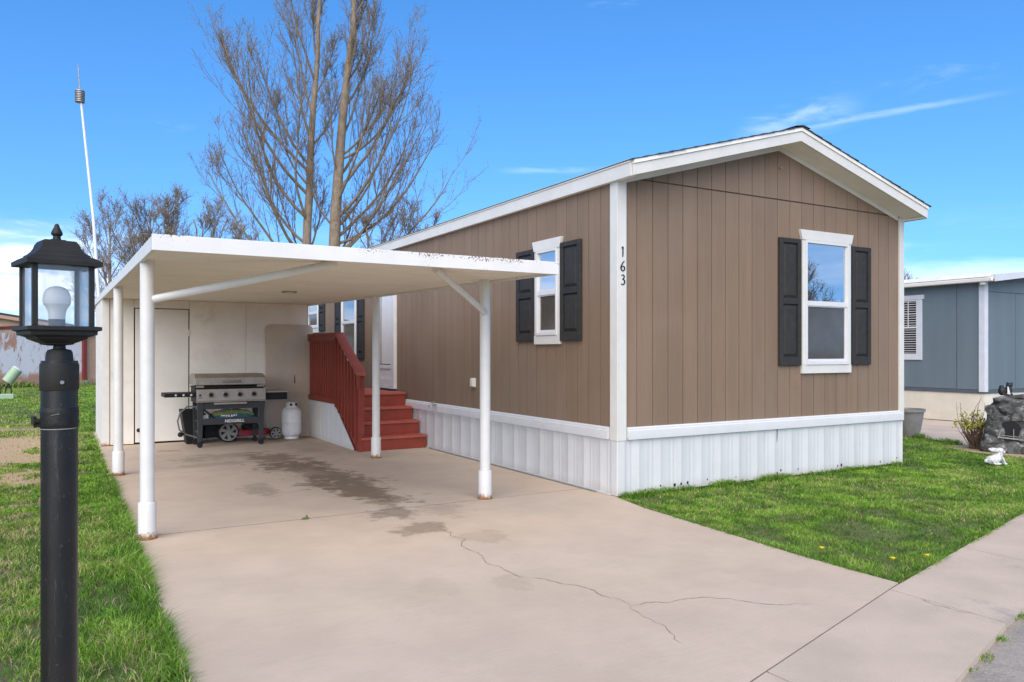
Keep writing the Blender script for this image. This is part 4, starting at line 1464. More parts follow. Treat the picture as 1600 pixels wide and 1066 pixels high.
for a, b in zip(xs_, xs_[1:]):
    MB().box(a + .010, b - .010, NY, NY + .018, .66, 2.62).build('siding_panel', 'neighbor_blue', nb, bev=.003)
MB().box(NX - .0, NR, NY + .004, NY + .019, 2.635, 2.86).build('siding_panel', 'neighbor_blue', nb, bev=.003)
MB().box(NX - .012, NX + .016, NY - .012, 19, .585, .655).build('base_rail', 'neighbor_dark', nb)
MB().box(NX + .02, NR, NY - .012, NY + .016, .585, .655).build('base_rail', 'neighbor_dark', nb)
MB().box(NX - .022, NX + .0, NY - .02, NY + .10, .62, zn).build('corner_board', 'neighbor_trim', nb, bev=.004)
MB().box(NX + .001, NX + .10, NY - .022, NY - .001, .62, zn).build('corner_board', 'neighbor_trim', nb, bev=.004)
MB().box(NX + .01, NX + .06, NY + .01, 19, .0, .60).build('skirting', 'neighbor_cream', nb)
MB().box(NX + .061, NR, NY + .01, NY + .06, .0, .60).build('skirting', 'neighbor_cream', nb)
# roof with bent gutter edge
for sgn in (1, -1):
    def X2(x): return x if sgn > 0 else 2 * apex - x
    pr = [(NX - .16, zn - .02), (apex, zn + .27), (apex, zn + .33), (NX - .16, zn + .065)]
    MB().prism([(X2(x), NY - .28, z) for x, z in pr], [(X2(x), NY + 16, z) for x, z in pr]).build('roof', 'neighbor_roof', nb)
    pr = [(NX - .18, zn - .065), (apex, zn + .225), (apex, zn + .335), (NX - .18, zn + .07)]
    MB().prism([(X2(x), NY - .31, z) for x, z in pr], [(X2(x), NY - .282, z) for x, z in pr]).build('rake_board', 'neighbor_trim', nb, bev=.003)
m = MB()
m.loft([[(NX - .165, y, zn - .06), (NX - .235, y, zn - .05), (NX - .24, y, zn + .012 + .0), (NX - .165, y, zn + .03)] for y in np.linspace(NY - .26, NY + 15.9, 12)])
m.build('gutter', 'neighbor_roof', nb, bev=.006)
MB().loft([[(NX - .20, y, zn + .035), (NX - .168, y, zn + .10), (NX - .10, y, zn + .125), (NX - .12, y, zn + .085)] for y in (NY - .2, 4, 6, 9, 14)]).build('roof_edge', 'neighbor_roof', nb, bev=.004)
MB().box(NX - .19, NX - .12, NY - .10, NY - .02, zn - .11, zn - .061).build('downspout', 'neighbor_roof', nb, bev=.004)
m = MB()
m.lathe(13.0, 7.2, [(.09, 2.95), (.09, 3.32), (.14, 3.33), (.15, 3.40), (.05, 3.48)], 14)
m.build('roof_vent', 'vinyl_white', nb, smooth=40)


def TN(u, w, z): return (NX - w, u, z)


m = MB(TN)
m.box(3.78, 3.875, 0, .03, 1.345, 2.545)
m.box(4.72, 4.815, 0, .03, 1.345, 2.545)
m.box(3.78, 4.815, 0, .03, 1.25, 1.344)
nw = m.build('window', 'neighbor_trim', nb, bev=.004)
MB(TN).box(3.74, 4.85, 0, .04, 2.546, 2.64).build('head_trim', 'neighbor_trim', nw, bev=.004)
m = MB(TN)
for u0, u1, z0, z1 in ((3.876, 3.905, 1.346, 2.544), (4.69, 4.719, 1.346, 2.544), (3.905, 4.69, 1.346, 1.375), (3.905, 4.69, 2.515, 2.544), (3.905, 4.69, 1.93, 1.965)):
    m.box(u0, u1, .002, .026, z0, z1)
for u in (4.09, 4.29, 4.49):
    m.box(u - .008, u + .008, .012, .022, 1.965, 2.515)
m.box(3.905, 4.69, .012, .0215, 2.232, 2.248)
m.build('frame', 'vinyl_white', nw)
MB(TN).box(3.90, 4.70, .0005, .004, 1.36, 2.53).build('pane', 'gap_black', nw)
z = 1.39
while z < 2.50:
    MB(TN).box(3.908, 4.688, .005, .0075, z, z + .011).build('blind_slat', 'blind', nw)
    z += .050

# ================================================================== FRONT LAWN ORNAMENTS
rk_ = thing('rock_fountain', 'dark grey stacked stone fountain with arched niche at the lawn edge', 'fountain', (7.15, -.2, 0))
u_ = Vector((math.cos(-YAW - .55), math.sin(-YAW - .55), 0))   # width direction, facing the camera
f_ = Vector((u_.y, -u_.x, 0))                     # outwards, towards the road
if f_.dot(Vector((CAM[0] - 7.1, CAM[1] + .2, 0))) < 0: f_ = -f_
RC = Vector((7.05, -.28, 0))


def RP(u, w, z): return tuple(RC + u_ * u + f_ * w + Vector((0, 0, z)))


m = MB(RP)
out_ = [(-.47, 0), (-.46, .35), (-.45, .64), (-.34, .75), (0, .78), (.26, .72), (.42, .52), (.50, .0)]
m.loft([[(u * .9, .17, z * .95) for u, z in out_], [(u * .96, .08, z * .98) for u, z in out_], [(u, -.15, z) for u, z in out_], [(u * .85, -.32, z * .92) for u, z in out_]])
m.build('core', 'rock_core', rk_, bev=.02)
ico = []
for k in range(4):
    bm = bmesh.new()
    bmesh.ops.create_icosphere(bm, subdivisions=2, radius=1)
    for v in bm.verts:
        d = v.co.normalized()
        n1 = mnoise.noise(d * 1.2 + Vector((k * 7.3, 1, 2)))
        n2 = mnoise.noise(d * 3.1 + Vector((k * 3.3, 5, 2)))
        v.co = d * (1 + .34 * n1 + .14 * n2)
        for a in range(3):
            v.co[a] = max(-.82, min(.82, v.co[a]))
    me = bpy.data.meshes.new('stone')
    bm.to_mesh(me)
    bm.free()
    me.polygons.foreach_set('use_smooth', [True] * len(me.polygons))
    me.set_sharp_from_angle(angle=R(38))
    me.materials.append(M['rock'])
    ico.append(me)
rng = random.Random(21)
rows = [(.06, .48, 7, .085), (.17, .47, 7, .08), (.28, .46, 7, .08), (.39, .45, 7, .078), (.49, .44, 7, .075), (.59, .42, 6, .075), (.68, .36, 5, .07)]
for z, hwid, n_, sz in rows:
    for k in range(n_):
        u = -hwid + 2 * hwid * (k + .5) / n_ + rng.uniform(-.03, .03)
        if -.36 < u < -.06 and .15 < z < .48: continue
        s_ = sz * rng.uniform(1.15, 1.7)
        o = inst(ico[rng.randrange(4)], 'stone', rk_, RP(u, .13 - .10 * abs(u) - .05 * z, z + rng.uniform(-.02, .02)))
        o.rotation_euler = (rng.uniform(-.3, .3), rng.uniform(-.3, .3), rng.uniform(0, 6.28))
        o.scale = (s_ * 1.3, s_ * .95, s_ * .95)
for u, z, a, b, w in ((-.20, .74, .25, .07, .02), (.18, .75, .30, .075, .0), (-.02, .785, .26, .05, .03), (-.40, .45, .10, .14, .0), (-.42, .2, .1, .16, -.02), (.47, .3, .1, .2, -.05), (.42, .55, .12, .12, -.02), (-.24, .62, .12, .09, .08), (.12, .58, .14, .08, .10), (.3, .45, .11, .11, .10)):
    o = inst(ico[rng.randrange(4)], 'stone', rk_, RP(u, w, z))
    o.rotation_euler = (rng.uniform(-.1, .1), rng.uniform(-.1, .1), math.atan2(u_.y, u_.x))
    o.scale = (a, .20, b)
m = MB(RP)
m.prism([(u, .185, z) for u, z in ((-.33, .18), (-.07, .18), (-.07, .36), (-.11, .42), (-.20, .45), (-.29, .42), (-.33, .36))],
        [(u, .10, z) for u, z in ((-.33, .18), (-.07, .18), (-.07, .36), (-.11, .42), (-.20, .45), (-.29, .42), (-.33, .36))])
m.build('niche', 'gap_black', rk_)
m = MB(RP)
m.tube([(-.35, .20, .215), (-.08, .20, .195)], .012, 6)
m.tube([(-.33, .20, .245), (-.08, .20, .228)], .005, 6)
m.tube([(-.16, .20, .195), (-.16, .20, .34)], .006, 6)
m.tube([(-.34, .20, .20), (-.31, .20, .33)], .006, 6)
m.build('niche_rail', 'metal_grey', rk_, smooth=40)


def blob(name, material, parts, vox, parent=None):
    m = MB()
    for c, r, rt_ in parts:
        m.ell(c, r, 14, 9, rt_)
    o = m.build(name, material, parent)
    r = o.modifiers.new('remesh', 'REMESH')
    r.mode = 'VOXEL'
    r.voxel_size = vox * .7
    r.use_smooth_shade = True
    s = o.modifiers.new('smooth', 'SMOOTH')
    s.iterations = 2
    return o


# rabbit ornament, facing right in the picture
bu = Vector((math.cos(-YAW), math.sin(-YAW), 0))
bf = Vector((-math.sin(YAW) * 1, -math.cos(YAW), 0))
B0 = Vector((5.46, -.70, .0))


def BP(u, w, z): return tuple(B0 + bu * u + bf * w + Vector((0, 0, z)))


yawm = Matrix.Rotation(-YAW, 3, 'Z')
parts = [(BP(-.050, 0, .058), (.078, .066, .060), yawm), (BP(.000, 0, .080), (.060, .056, .060), yawm @ Matrix.Rotation(-.5, 3, 'Y')), (BP(.035, 0, .115), (.042, .044, .055), yawm),
         (BP(.045, 0, .172), (.050, .042, .042), yawm), (BP(.088, 0, .160), (.022, .026, .024), yawm),
         (BP(-.038, .022, .180), (.062, .014, .021), yawm @ Matrix.Rotation(.10, 3, 'Y')), (BP(-.030, -.022, .190), (.060, .014, .021), yawm @ Matrix.Rotation(.02, 3, 'Y')),
         (BP(.080, .026, .050), (.015, .016, .056), yawm @ Matrix.Rotation(-.30, 3, 'Y')), (BP(.080, -.026, .050), (.015, .016, .056), yawm @ Matrix.Rotation(-.30, 3, 'Y')),
         (BP(.102, .026, .012), (.022, .016, .012), yawm), (BP(.102, -.026, .012), (.022, .016, .012), yawm), (BP(-.015, .050, .016), (.052, .020, .016), yawm), (BP(-.015, -.050, .016), (.052, .020, .016), yawm), (BP(-.128, 0, .045), (.024, .024, .024), yawm)]
o = blob('rabbit_statue', 'statue_white', parts, .007)
tag(o, 'small white stone rabbit ornament sitting on the grass by the rock fountain', 'statue')
m = MB()
for w in (.040,):
    m.ell(BP(.060, w, .178), (.006, .006, .006), 8, 6)
m.build('eye', 'gap_black', o)

# figurine on top of the rock


def FP(u, w, z): return RP(u - .25, w - .02, z + .80)


r2 = Matrix.Rotation(math.atan2(u_.y, u_.x), 3, 'Z')
fig = blob('figurine', 'fig_black', [(FP(-.045, 0, .060), (.050, .045, .065), r2), (FP(.035, 0, .070), (.045, .040, .080), r2), (FP(.045, .0, .145), (.042, .036, .036), r2), (FP(-.05, 0, .115), (.032, .032, .028), r2), (FP(.01, 0, .012), (.085, .05, .02), r2), (FP(.075, .0, .165), (.014, .014, .022), r2), (FP(.02, .0, .168), (.014, .014, .022), r2)], .007)
tag(fig, 'small black and white animal figurine perched on top of the rock fountain', 'figurine')
MB().loft([[FP(.018, .043, .012), FP(.060, .041, .012), FP(.060, .026, .012), FP(.018, .026, .012)], [FP(.020, .046, .06), FP(.048, .044, .06), FP(.048, .030, .06), FP(.020, .030, .06)], [FP(.020, .041, .125), FP(.030, .041, .13), FP(.030, .026, .13), FP(.020, .026, .125)]]).build('white_chest', 'vinyl_white', fig, bev=.003)

# pot behind the corner
pot = thing('flower_pot', 'grey tapered plastic pot partly hidden behind the right corner of the home', 'pot', (7.78, 1.95, -.014))
MB().lathe(7.78, 1.95, [(.17, -.013), (.20, .12), (.245, .40), (.268, .405), (.268, .45), (.245, .45), (.235, .40), (.10, .38)], 28).build('body', 'pot_grey', pot, smooth=35)
MB().lathe(7.78, 1.95, [(.232, .385), (.10, .395), (.02, .40)], 18).build('soil', 'joint_soil', pot, smooth=60)

# ================================================================== VEGETATION
def shrub(cx, cy, seed):
    r = random.Random(seed)
    t = thing('twiggy_shrub', 'bare twiggy shrub with a few yellow green leaves beside the rock fountain', 'shrub', (cx, cy, -.01))
    m = MB()
    lv = MB()
    for k in range(90):
        a = r.uniform(0, 6.28)
        h = r.uniform(.20, .58) if k > 5 else r.uniform(.7, .86)
        sp = r.uniform(.05, .24)
        p = Vector((cx + math.cos(a) * r.uniform(0, .08), cy + math.sin(a) * r.uniform(0, .08), -.015))
        pts = [p]
        d = Vector((math.cos(a) * sp * 2.2, math.sin(a) * sp * 2.2, 1)).normalized()
        nseg = 6
        for i in range(nseg):
            d = (d + Vector((r.gauss(0, .16), r.gauss(0, .16), .12))).normalized()
            p = p + d * h / nseg
            pts.append(p)
        m.tube(pts, [.0080 * (1 - .7 * i / nseg) for i in range(nseg + 1)], 4)
        for j in range(3):
            q = pts[r.randrange(2, nseg)]
            e = q + Vector((r.gauss(0, .05), r.gauss(0, .05), r.uniform(.02, .10)))
            m.tube([q, e], [.003, .0015], 3)
            for _ in range(6 if .30 < e.z < .56 else 0):
                c_ = e + Vector((r.gauss(0, .022), r.gauss(0, .022), r.gauss(0, .02)))
                n_ = Vector((r.gauss(0, 1), r.gauss(0, 1), r.gauss(0, 1))).normalized()
                s_ = n_.orthogonal().normalized() * r.uniform(.016, .028)
                w_ = n_.cross(s_).normalized() * r.uniform(.009, .015)
                lv.add([c_ - s_, c_ + w_, c_ + s_, c_ - w_], [(0, 1, 2, 3)])
    m.build('stems', 'twig', t, recalc=False)
    lv.build('leaves', 'shrub_leaf', t, recalc=False)['kind'] = 'stuff'


shrub(6.93, .36, 4)


class Tubes:
    """many thin tapering twigs in one mesh"""
    def __init__(s):
        s.v, s.f = [], []

    def tube(s, pts, r0, r1, n):
        k0 = len(s.v)
        L = len(pts)
        d = pts[-1] - pts[0]
        if d.length < 1e-6: return
        ref = d.orthogonal().normalized()
        b = d.cross(ref).normalized()
        for i, p in enumerate(pts):
            r = r0 + (r1 - r0) * i / (L - 1)
            for k in range(n):
                a = 6.2832 * k / n
                s.v.append(p + (ref * math.cos(a) + b * math.sin(a)) * r)
        for i in range(L - 1):
            for k in range(n):
                k2 = (k + 1) % n
                s.f.append((k0 + i * n + k, k0 + i * n + k2, k0 + (i + 1) * n + k2, k0 + (i + 1) * n + k))

    def build(s, name, material, parent):
        me = bpy.data.meshes.new(name)
        me.from_pydata([tuple(v) for v in s.v], [], s.f)
        me.polygons.foreach_set('use_smooth', [True] * len(me.polygons))
        me.materials.append(M[material])
        o = bpy.data.objects.new(name, me)
        C.objects.link(o)
        return attach(o, parent)


def limb_path(r, p, d, length, nseg, trop, wig):
    pts = [p.copy()]
    for i in range(nseg):
        d = (d + Vector((0, 0, trop / nseg)) + Vector((r.gauss(0, wig), r.gauss(0, wig), r.gauss(0, wig)))).normalized()
        p = p + d * (length / nseg)
        pts.append(p.copy())
    return pts


def side_dir(r, d, ang, bias=None):
    o = d.orthogonal().normalized()
    o = Matrix.Rotation(r.uniform(0, 6.2832), 3, d) @ o
    if bias is not None:
        o = (o + bias).normalized()
    return (d * math.cos(ang) + o * math.sin(ang)).normalized()


def tall_tree(name, label, base, top_z, r0, limbs, seed, lean=(0, 0), cat='tree', twig=1.0, bmat='branch', budm='bud', buds=.25, group=None, leader=True, n2=11, n3=7, n4=4, upward=.9, lmul=1.0):
    """bare deciduous tree: trunk, arching limbs, three orders of twigs"""
    r = random.Random(seed)
    t = thing(name, label, cat, (base[0], base[1], -.02), group)
    tr = Tubes()
    cr_ = Tubes()
    bd = MB()
    pts = []
    N = 16
    wx = wy = 0
    for i in range(N + 1):
        s_ = i / N
        wx += r.gauss(0, .035)
        wy += r.gauss(0, .035)
        pts.append(Vector((base[0] + lean[0] * s_ + wx * s_ * 2, base[1] + lean[1] * s_ + wy * s_ * 2, -.05 + s_ * top_z)))
    rad = [r0 * (1 - .80 * (i / N) ** 1.1) for i in range(N + 1)]
    for i in range(N):
        tr.tube([pts[i], pts[i] + (pts[i + 1] - pts[i]) * .5, pts[i + 1]], rad[i], rad[i + 1], 10)
    tr.build('trunk', 'bark', t)

    def at(z):
        s_ = max(0, min(N - 1e-3, (z + .05) / top_z * N))
        i = int(s_)
        return pts[i] + (pts[i + 1] - pts[i]) * (s_ - i), rad[i] + (rad[i + 1] - rad[i]) * (s_ - i)

    def spawn(path, ra, rb, level, length):
        cnt = (n2, n3, n4)[level]
        L = len(path)
        for k in range(cnt):
            s_ = r.uniform(.18, 1.0) if level else r.uniform(.22, .98)
            f = s_ * (L - 1)
            i = min(int(f), L - 2)
            p = path[i] + (path[i + 1] - path[i]) * (f - i)
            d = (path[i + 1] - path[i]).normalized()
            rr0 = (ra + (rb - ra) * s_)
            if level == 0:
                ln = min(length, 6.5) * r.uniform(.20, .55) * (1.2 - .6 * s_)
                d2 = side_dir(r, d, R(r.uniform(22, 46)), Vector((0, 0, .30)))
                pp = limb_path(r, p, d2, ln, 6, upward * .8, .075)
                a_, b_ = min(rr0 * .5, .026), .008
                cr_.tube(pp, a_, b_, 4)
                spawn(pp, a_, b_, 1, ln)
            elif level == 1:
                ln = length * r.uniform(.25, .6) * (1.1 - .4 * s_)
                d2 = side_dir(r, d, R(r.uniform(24, 50)), Vector((0, 0, .28)))
                pp = limb_path(r, p, d2, ln, 3, upward * .5, .09)
                cr_.tube(pp, .0085 * twig, .0052 * twig, 3)
                spawn(pp, .008, .005, 2, ln)
            else:
                ln = r.uniform(.12, .42) * twig * lmul
                d2 = side_dir(r, d, R(r.uniform(30, 70)), Vector((0, 0, .25)))
                pp = limb_path(r, p, d2, ln, 2, .2, .10)
                cr_.tube(pp, .0056 * twig, .0032 * twig, 3)
                if r.random() < buds:
                    q = pp[-1]
                    sz = r.uniform(.016, .034) * twig
                    bd.add([q + Vector((sz, 0, 0)), q + Vector((-sz * .5, sz * .8, 0)), q + Vector((-sz * .5, -sz * .8, 0)), q + Vector((0, 0, sz * 1.6))], [(0, 1, 2), (0, 1, 3), (1, 2, 3), (2, 0, 3)])

    for (z, azm, ang, ln) in limbs:
        p, rr0 = at(z)
        d = Vector((math.sin(azm) * math.sin(ang), math.cos(azm) * math.sin(ang), math.cos(ang)))
        pp = limb_path(r, p, d, ln, 10, upward, .06)
        ra = min(rr0 * .45, .016 + ln * .0085)
        cr_.tube(pp, ra, .012, 6)
        spawn(pp, ra, .014, 0, ln)
    if leader:
        spawn(pts[int(N * .35):], rad[int(N * .35)] * .3, rad[-1] * .4, 0, top_z * .22)
    cr_.build('crown', bmat, t)
    if bd.v:
        bd.build('buds', budm, t, recalc=False)['kind'] = 'stuff'
    return t


CAMAZ = .25      # azimuth of the line of sight to the tall trees; +pi/2 is to the right in the picture


def ring(r, n, z0, z1, l0, l1, a0=48, a1=30, bias=None):
    out = []
    for k in range(n):
        s_ = k / (n - 1)
        az_ = r.uniform(0, 6.28) if bias is None else bias + r.uniform(-1.25, 1.25)
        out.append((z0 + (z1 - z0) * s_ + r.uniform(-.2, .2), az_, R(a0 + (a1 - a0) * s_ + r.uniform(-8, 8)), (l0 + (l1 - l0) * s_) * r.uniform(.8, 1.15)))
    return out


rr1 = random.Random(40)
LEFT, RIGHT = CAMAZ - math.pi / 2, CAMAZ + math.pi / 2
limbsA = [(4.3, LEFT + .15, R(52), 5.8), (4.9, LEFT - .6, R(50), 6.0), (5.6, LEFT + .5, R(54), 5.8), (6.6, LEFT + .0, R(50), 6.6), (7.5, LEFT - .4, R(56), 6.6), (8.4, LEFT + .3, R(50), 6.4), (4.0, LEFT - .1, R(64), 5.6), (5.0, LEFT + .0, R(46), 5.6), (4.6, LEFT + 1.2, R(48), 4.2), (5.2, RIGHT - .8, R(42), 3.6), (6.4, LEFT - 1.1, R(44), 5.0), (9.4, RIGHT - .3, R(38), 3.4)] + ring(rr1, 6, 8.5, 14.0, 5.6, 3.4, 46, 30, LEFT) + ring(rr1, 3, 8.0, 14.5, 3.4, 2.4, 42, 28)
tall_tree('poplar_tree', 'tall bare tree behind the home, slimmer left trunk of the tall pair', (3.18, 24.12), 17.5, .222, limbsA, 7, lean=(1.05, -.55), n2=10, n3=6, n4=5, upward=1.35)
rr1 = random.Random(44)
limbsB = [(5.2, RIGHT + .1, R(64), 6.6), (5.8, RIGHT - .45, R(60), 6.8), (6.6, RIGHT + .4, R(54), 6.6), (7.7, RIGHT - .1, R(50), 6.4), (8.9, RIGHT + .1, R(72), 4.6), (5.0, RIGHT + .8, R(66), 4.4), (6.2, LEFT, R(35), 3.4), (4.3, RIGHT + .2, R(82), 6.6), (5.6, RIGHT - .1, R(78), 6.6), (6.2, RIGHT + .0, R(44), 5.4), (4.7, RIGHT - 1.2, R(50), 4.6), (7.2, RIGHT + 1.0, R(46), 5.0), (8.2, RIGHT - .7, R(48), 5.4)] + ring(rr1, 6, 9.0, 14.0, 5.2, 3.2, 50, 32, RIGHT) + ring(rr1, 3, 8.0, 14.5, 3.2, 2.4, 42, 28)
tall_tree('poplar_tree', 'tall bare tree behind the home, stouter right trunk of the tall pair', (4.22, 23.52), 18.5, .285, limbsB, 13, lean=(.85, -.42), n2=10, n3=6, n4=5, upward=1.35)
# low twiggy growth right of the trunks
rr1 = random.Random(51)
small = [  # base, height, seed, label
    ((6.0, 22.6), 7.4, 61, 'low bare sapling showing over the home roof just right of the tall trunks', 'branch', 'bud'),
    ((7.85, 22.3), 6.9, 68, 'low bare sapling farthest right above the long roof edge of the home', 'branch', 'bud'),
    ((-2.60, 37.4), 8.6, 62, 'bare tree nearest the antenna above the carport roof', 'branch_far', 'bud_pale'),
    ((-1.33, 35.8), 9.2, 63, 'tallest bare tree between the antenna and the carport corner', 'branch_far', 'bud_pale'),
    ((-.40, 35.2), 8.6, 64, 'budding bare tree just above the near corner of the carport', 'branch_far', 'bud'),
    ((1.35, 34.2), 8.6, 65, 'budding bare tree left of the tall trunks over the carport roof', 'branch_far', 'bud'),
    ((2.90, 33.2), 7.4, 66, 'small bare tree beside the left tall trunk over the carport roof', 'branch_far', 'bud'),
    ((37.8, 21.2), 5.6, 67, 'distant bare tree tip above the blue home roof', 'branch_far', 'bud'),
]
for b_, h_, sd_, lab, bmt, bdm in small:
    lm = ring(rr1, 12, h_ * .22, h_ * .8, h_ * .46, h_ * .24, 52, 28)
    tall_tree('bare_tree', lab, b_, h_ * .92, h_ * .017, lm, sd_, twig=1.25, bmat=bmt, budm=bdm, buds=.2 if bmt == 'branch' else .45, n2=5 if bmt == 'branch' else 8, n3=5, n4=4, upward=.6)
# tree across the road, seen in the window glass
rr1 = random.Random(77)
tall_tree('street_tree', 'bare tree across the road, reflected in the front window', (24.2, -17.9), 4.6, .10, ring(rr1, 11, 1.6, 4.2, 2.2, 1.2, 55, 30), 78, twig=1.2, n2=6, n3=5, n4=3, upward=.5)

# far buildings on the left
fb = thing('pink_outbuilding', 'long pink wall with peeling white paint at the far left', 'building', (-6, 31, -.02))
A, B = Vector((-9.2, 28.6, 0)), Vector((-3.92, 31.95, 0))
wd = (B - A).normalized()
wnrm = Vector((wd.y, -wd.x, 0))


def WP(u, w, z): return tuple(A + wd * u + wnrm * w + Vector((0, 0, z)))


LW = (B - A).length
MB(WP).box(0, LW, -.15, 0, -.03, 2.16).build('wall', 'pink_wall', fb)
m = MB(WP)
m.prism([(0, .03, 2.06), (LW * .62, .03, 2.38), (LW * .62, .03, 2.50), (0, .03, 2.17)], [(0, -.02, 2.06), (LW * .62, -.02, 2.38), (LW * .62, -.02, 2.50), (0, -.02, 2.17)])
m.build('fascia', 'dark_red', fb)
MB(WP).prism([(0, -.001, 2.161), (LW * .62, -.001, 2.161), (LW * .62, -.001, 2.40)], [(0, -.15, 2.161), (LW * .62, -.15, 2.161), (LW * .62, -.15, 2.40)]).build('gable', 'tan_wall', fb)
MB(WP).box(LW * .62, LW + .5, -.3, .12, 2.161, 2.25).build('eave', 'white_trim', fb)
MB(WP).box(LW - .06, LW + .10, .0, .12, .20, 2.16).build('post', 'dark_red', fb)
MB(WP).box(LW - .10, LW + .14, -.02, .16, -.03, .20).build('post_foot', 'block', fb)
MB(WP).box(LW + .10, LW + .62, -.15, -.02, -.03, 2.16).build('end_wall', 'pink_plain', fb)
for k in range(8):
    MB(WP).box(LW + .63, LW + .80, -.18, .0, .02 + .26 * k, .26 + .26 * k).build('block', 'block', fb, bev=.02)
th = thing('tan_house', 'tan house with dark roof edge behind the pink wall', 'house', (-8, 40, -.02))
A2 = Vector((-13.0, 36.0, 0))
wd2 = Vector((-2.89 + 8.75, 39.27 - 38.06, 0)).normalized()
wn2 = Vector((wd2.y, -wd2.x, 0))


def WQ(u, w, z): return tuple(A2 + wd2 * u + wn2 * w + Vector((0, 0, z)))


gp = [(0, 0), (11.2, 0), (11.2, 2.3), (5.2, 3.25), (0, 2.6)]
MB(WQ).prism([(u, 0, z) for u, z in gp], [(u, -9, z) for u, z in gp]).build('wall', 'tan_wall', th)
rf = [(4.9, 3.30), (11.6, 2.24), (11.6, 2.34), (4.9, 3.40)]
MB(WQ).prism([(u, .35, z) for u, z in rf], [(u, -9.3, z) for u, z in rf]).build('roof', 'shingle', th)
rf = [(-.4, 2.55), (4.9, 3.30), (4.9, 3.40), (-.4, 2.65)]
MB(WQ).prism([(u, .35, z) for u, z in rf], [(u, -9.3, z) for u, z in rf]).build('roof', 'shingle', th)
rf = [(4.9, 3.14), (11.6, 2.08), (11.6, 2.235), (4.9, 3.295)]
MB(WQ).prism([(u, .36, z) for u, z in rf], [(u, .30, z) for u, z in rf]).build('fascia', 'pink_plain', th)

# pale green flood lamp like cylinder on a stand, far lawn
gl = thing('green_lamp', 'pale green cylinder tilted on a thin black stand on the far left lawn', 'lamp', (-6.16, 22.3, -.02))
u3 = Vector((math.cos(-YAW + .55), math.sin(-YAW + .55), 0))


def GPt(u, z): return Vector((-6.12, 22.3, 0)) + u3 * u + Vector((0, 0, z))


MB().tube([GPt(-.04, .50), GPt(.22, .88)], [.155, .16], 20).build('cylinder', 'pale_green', gl, smooth=40)
MB().tube([GPt(.222, .883), GPt(.245, .915)], [.160, .12], 20).build('cap', 'tank_white', gl, smooth=40)
m = MB()
for d_ in (-.12, .10):
    m.tube([GPt(d_, -.02), GPt(d_ * .6 + .0, .28), GPt(.0, .45)], .016, 6)
m.tube([GPt(-.22, .02), GPt(-.2, .3), GPt(-.1, .42)], .014, 6)
m.build('stand', 'grill_black', gl, smooth=40)
q = GPt(-.12, 0)
MB().box(q.x - .26, q.x + .26, q.y - .16, q.y + .16, -.03, .13).build('base', 'pale_green', gl, bev=.02)

# dandelions and a fallen leaf
rng = random.Random(9)
for x, y, lab in ((-.115, -2.44, 'yellow dandelion at the drive edge of the front lawn'), (.06, -2.86, 'yellow dandelion near the tip of the front lawn'), (.33, -2.93, 'small yellow dandelion at the pavement edge of the lawn')):
    t = thing('dandelion', lab, 'flower', (x, y, -.02), 'dandelions in the front lawn')
    MB().tube([(x, y, -.02), (x + .004, y, .045)], .003, 5).build('stem', 'leaf_green', t)
    m = MB()
    for k in range(16):
        a = 6.283 * k / 16
        r_ = .022 if k % 2 else .016
        m.add([(x + .004, y, .044), (x + .004 + r_ * math.cos(a - .2), y + r_ * math.sin(a - .2), .054), (x + .004 + r_ * math.cos(a + .2), y + r_ * math.sin(a + .2), .054)], [(0, 1, 2)])
    m.ell((x + .004, y, .049), (.012, .012, .007), 8, 5)
    m.build('petals', 'dandelion', t, recalc=False)
m = MB()
m.add([(-2.96, .52, .004), (-2.93, .545, .016), (-2.88, .53, .010), (-2.915, .505, .005)], [(0, 1, 2, 3)])
m.add([(-2.92, .53, .006), (-2.90, .57, .03), (-2.885, .56, .012)], [(0, 1, 2)])
o = m.build('fallen_leaf', 'leaf_green', None, recalc=False)
tag(o, 'small green leaf lying on the concrete drive', 'leaf')

# ------------------------------------------------------------------ grass
nrng = np.random.default_rng(12)


def inside(px, py, poly):
    r = np.zeros(len(px), bool)
    n = len(poly)
    j = n - 1
    for i in range(n):
        xi, yi = poly[i]
        xj, yj = poly[j]
        c = ((yi > py) != (yj > py)) & (px < (xj - xi) * (py - yi) / (yj - yi + 1e-12) + xi)
        r ^= c
        j = i
    return r


GRID = nrng.random((6, 64, 64))


def vnoise(x, y, k, s):
    g_ = GRID[k]
    u, v = x * s + 31.7 * k, y * s + 17.3 * k
    i, j = np.floor(u).astype(int), np.floor(v).astype(int)
    fu, fv = u - i, v - j
    fu, fv = fu * fu * (3 - 2 * fu), fv * fv * (3 - 2 * fv)
    a, b, c, d = g_[i % 64, j % 64], g_[(i + 1) % 64, j % 64], g_[i % 64, (j + 1) % 64], g_[(i + 1) % 64, (j + 1) % 64]
    return a * (1 - fu) * (1 - fv) + b * fu * (1 - fv) + c * (1 - fu) * fv + d * fu * fv


def fbm(x, y, k, s):
    return (vnoise(x, y, k, s) + .5 * vnoise(x, y, (k + 1) % 6, s * 2.1) + .25 * vnoise(x, y, (k + 2) % 6, s * 4.3)) / 1.75


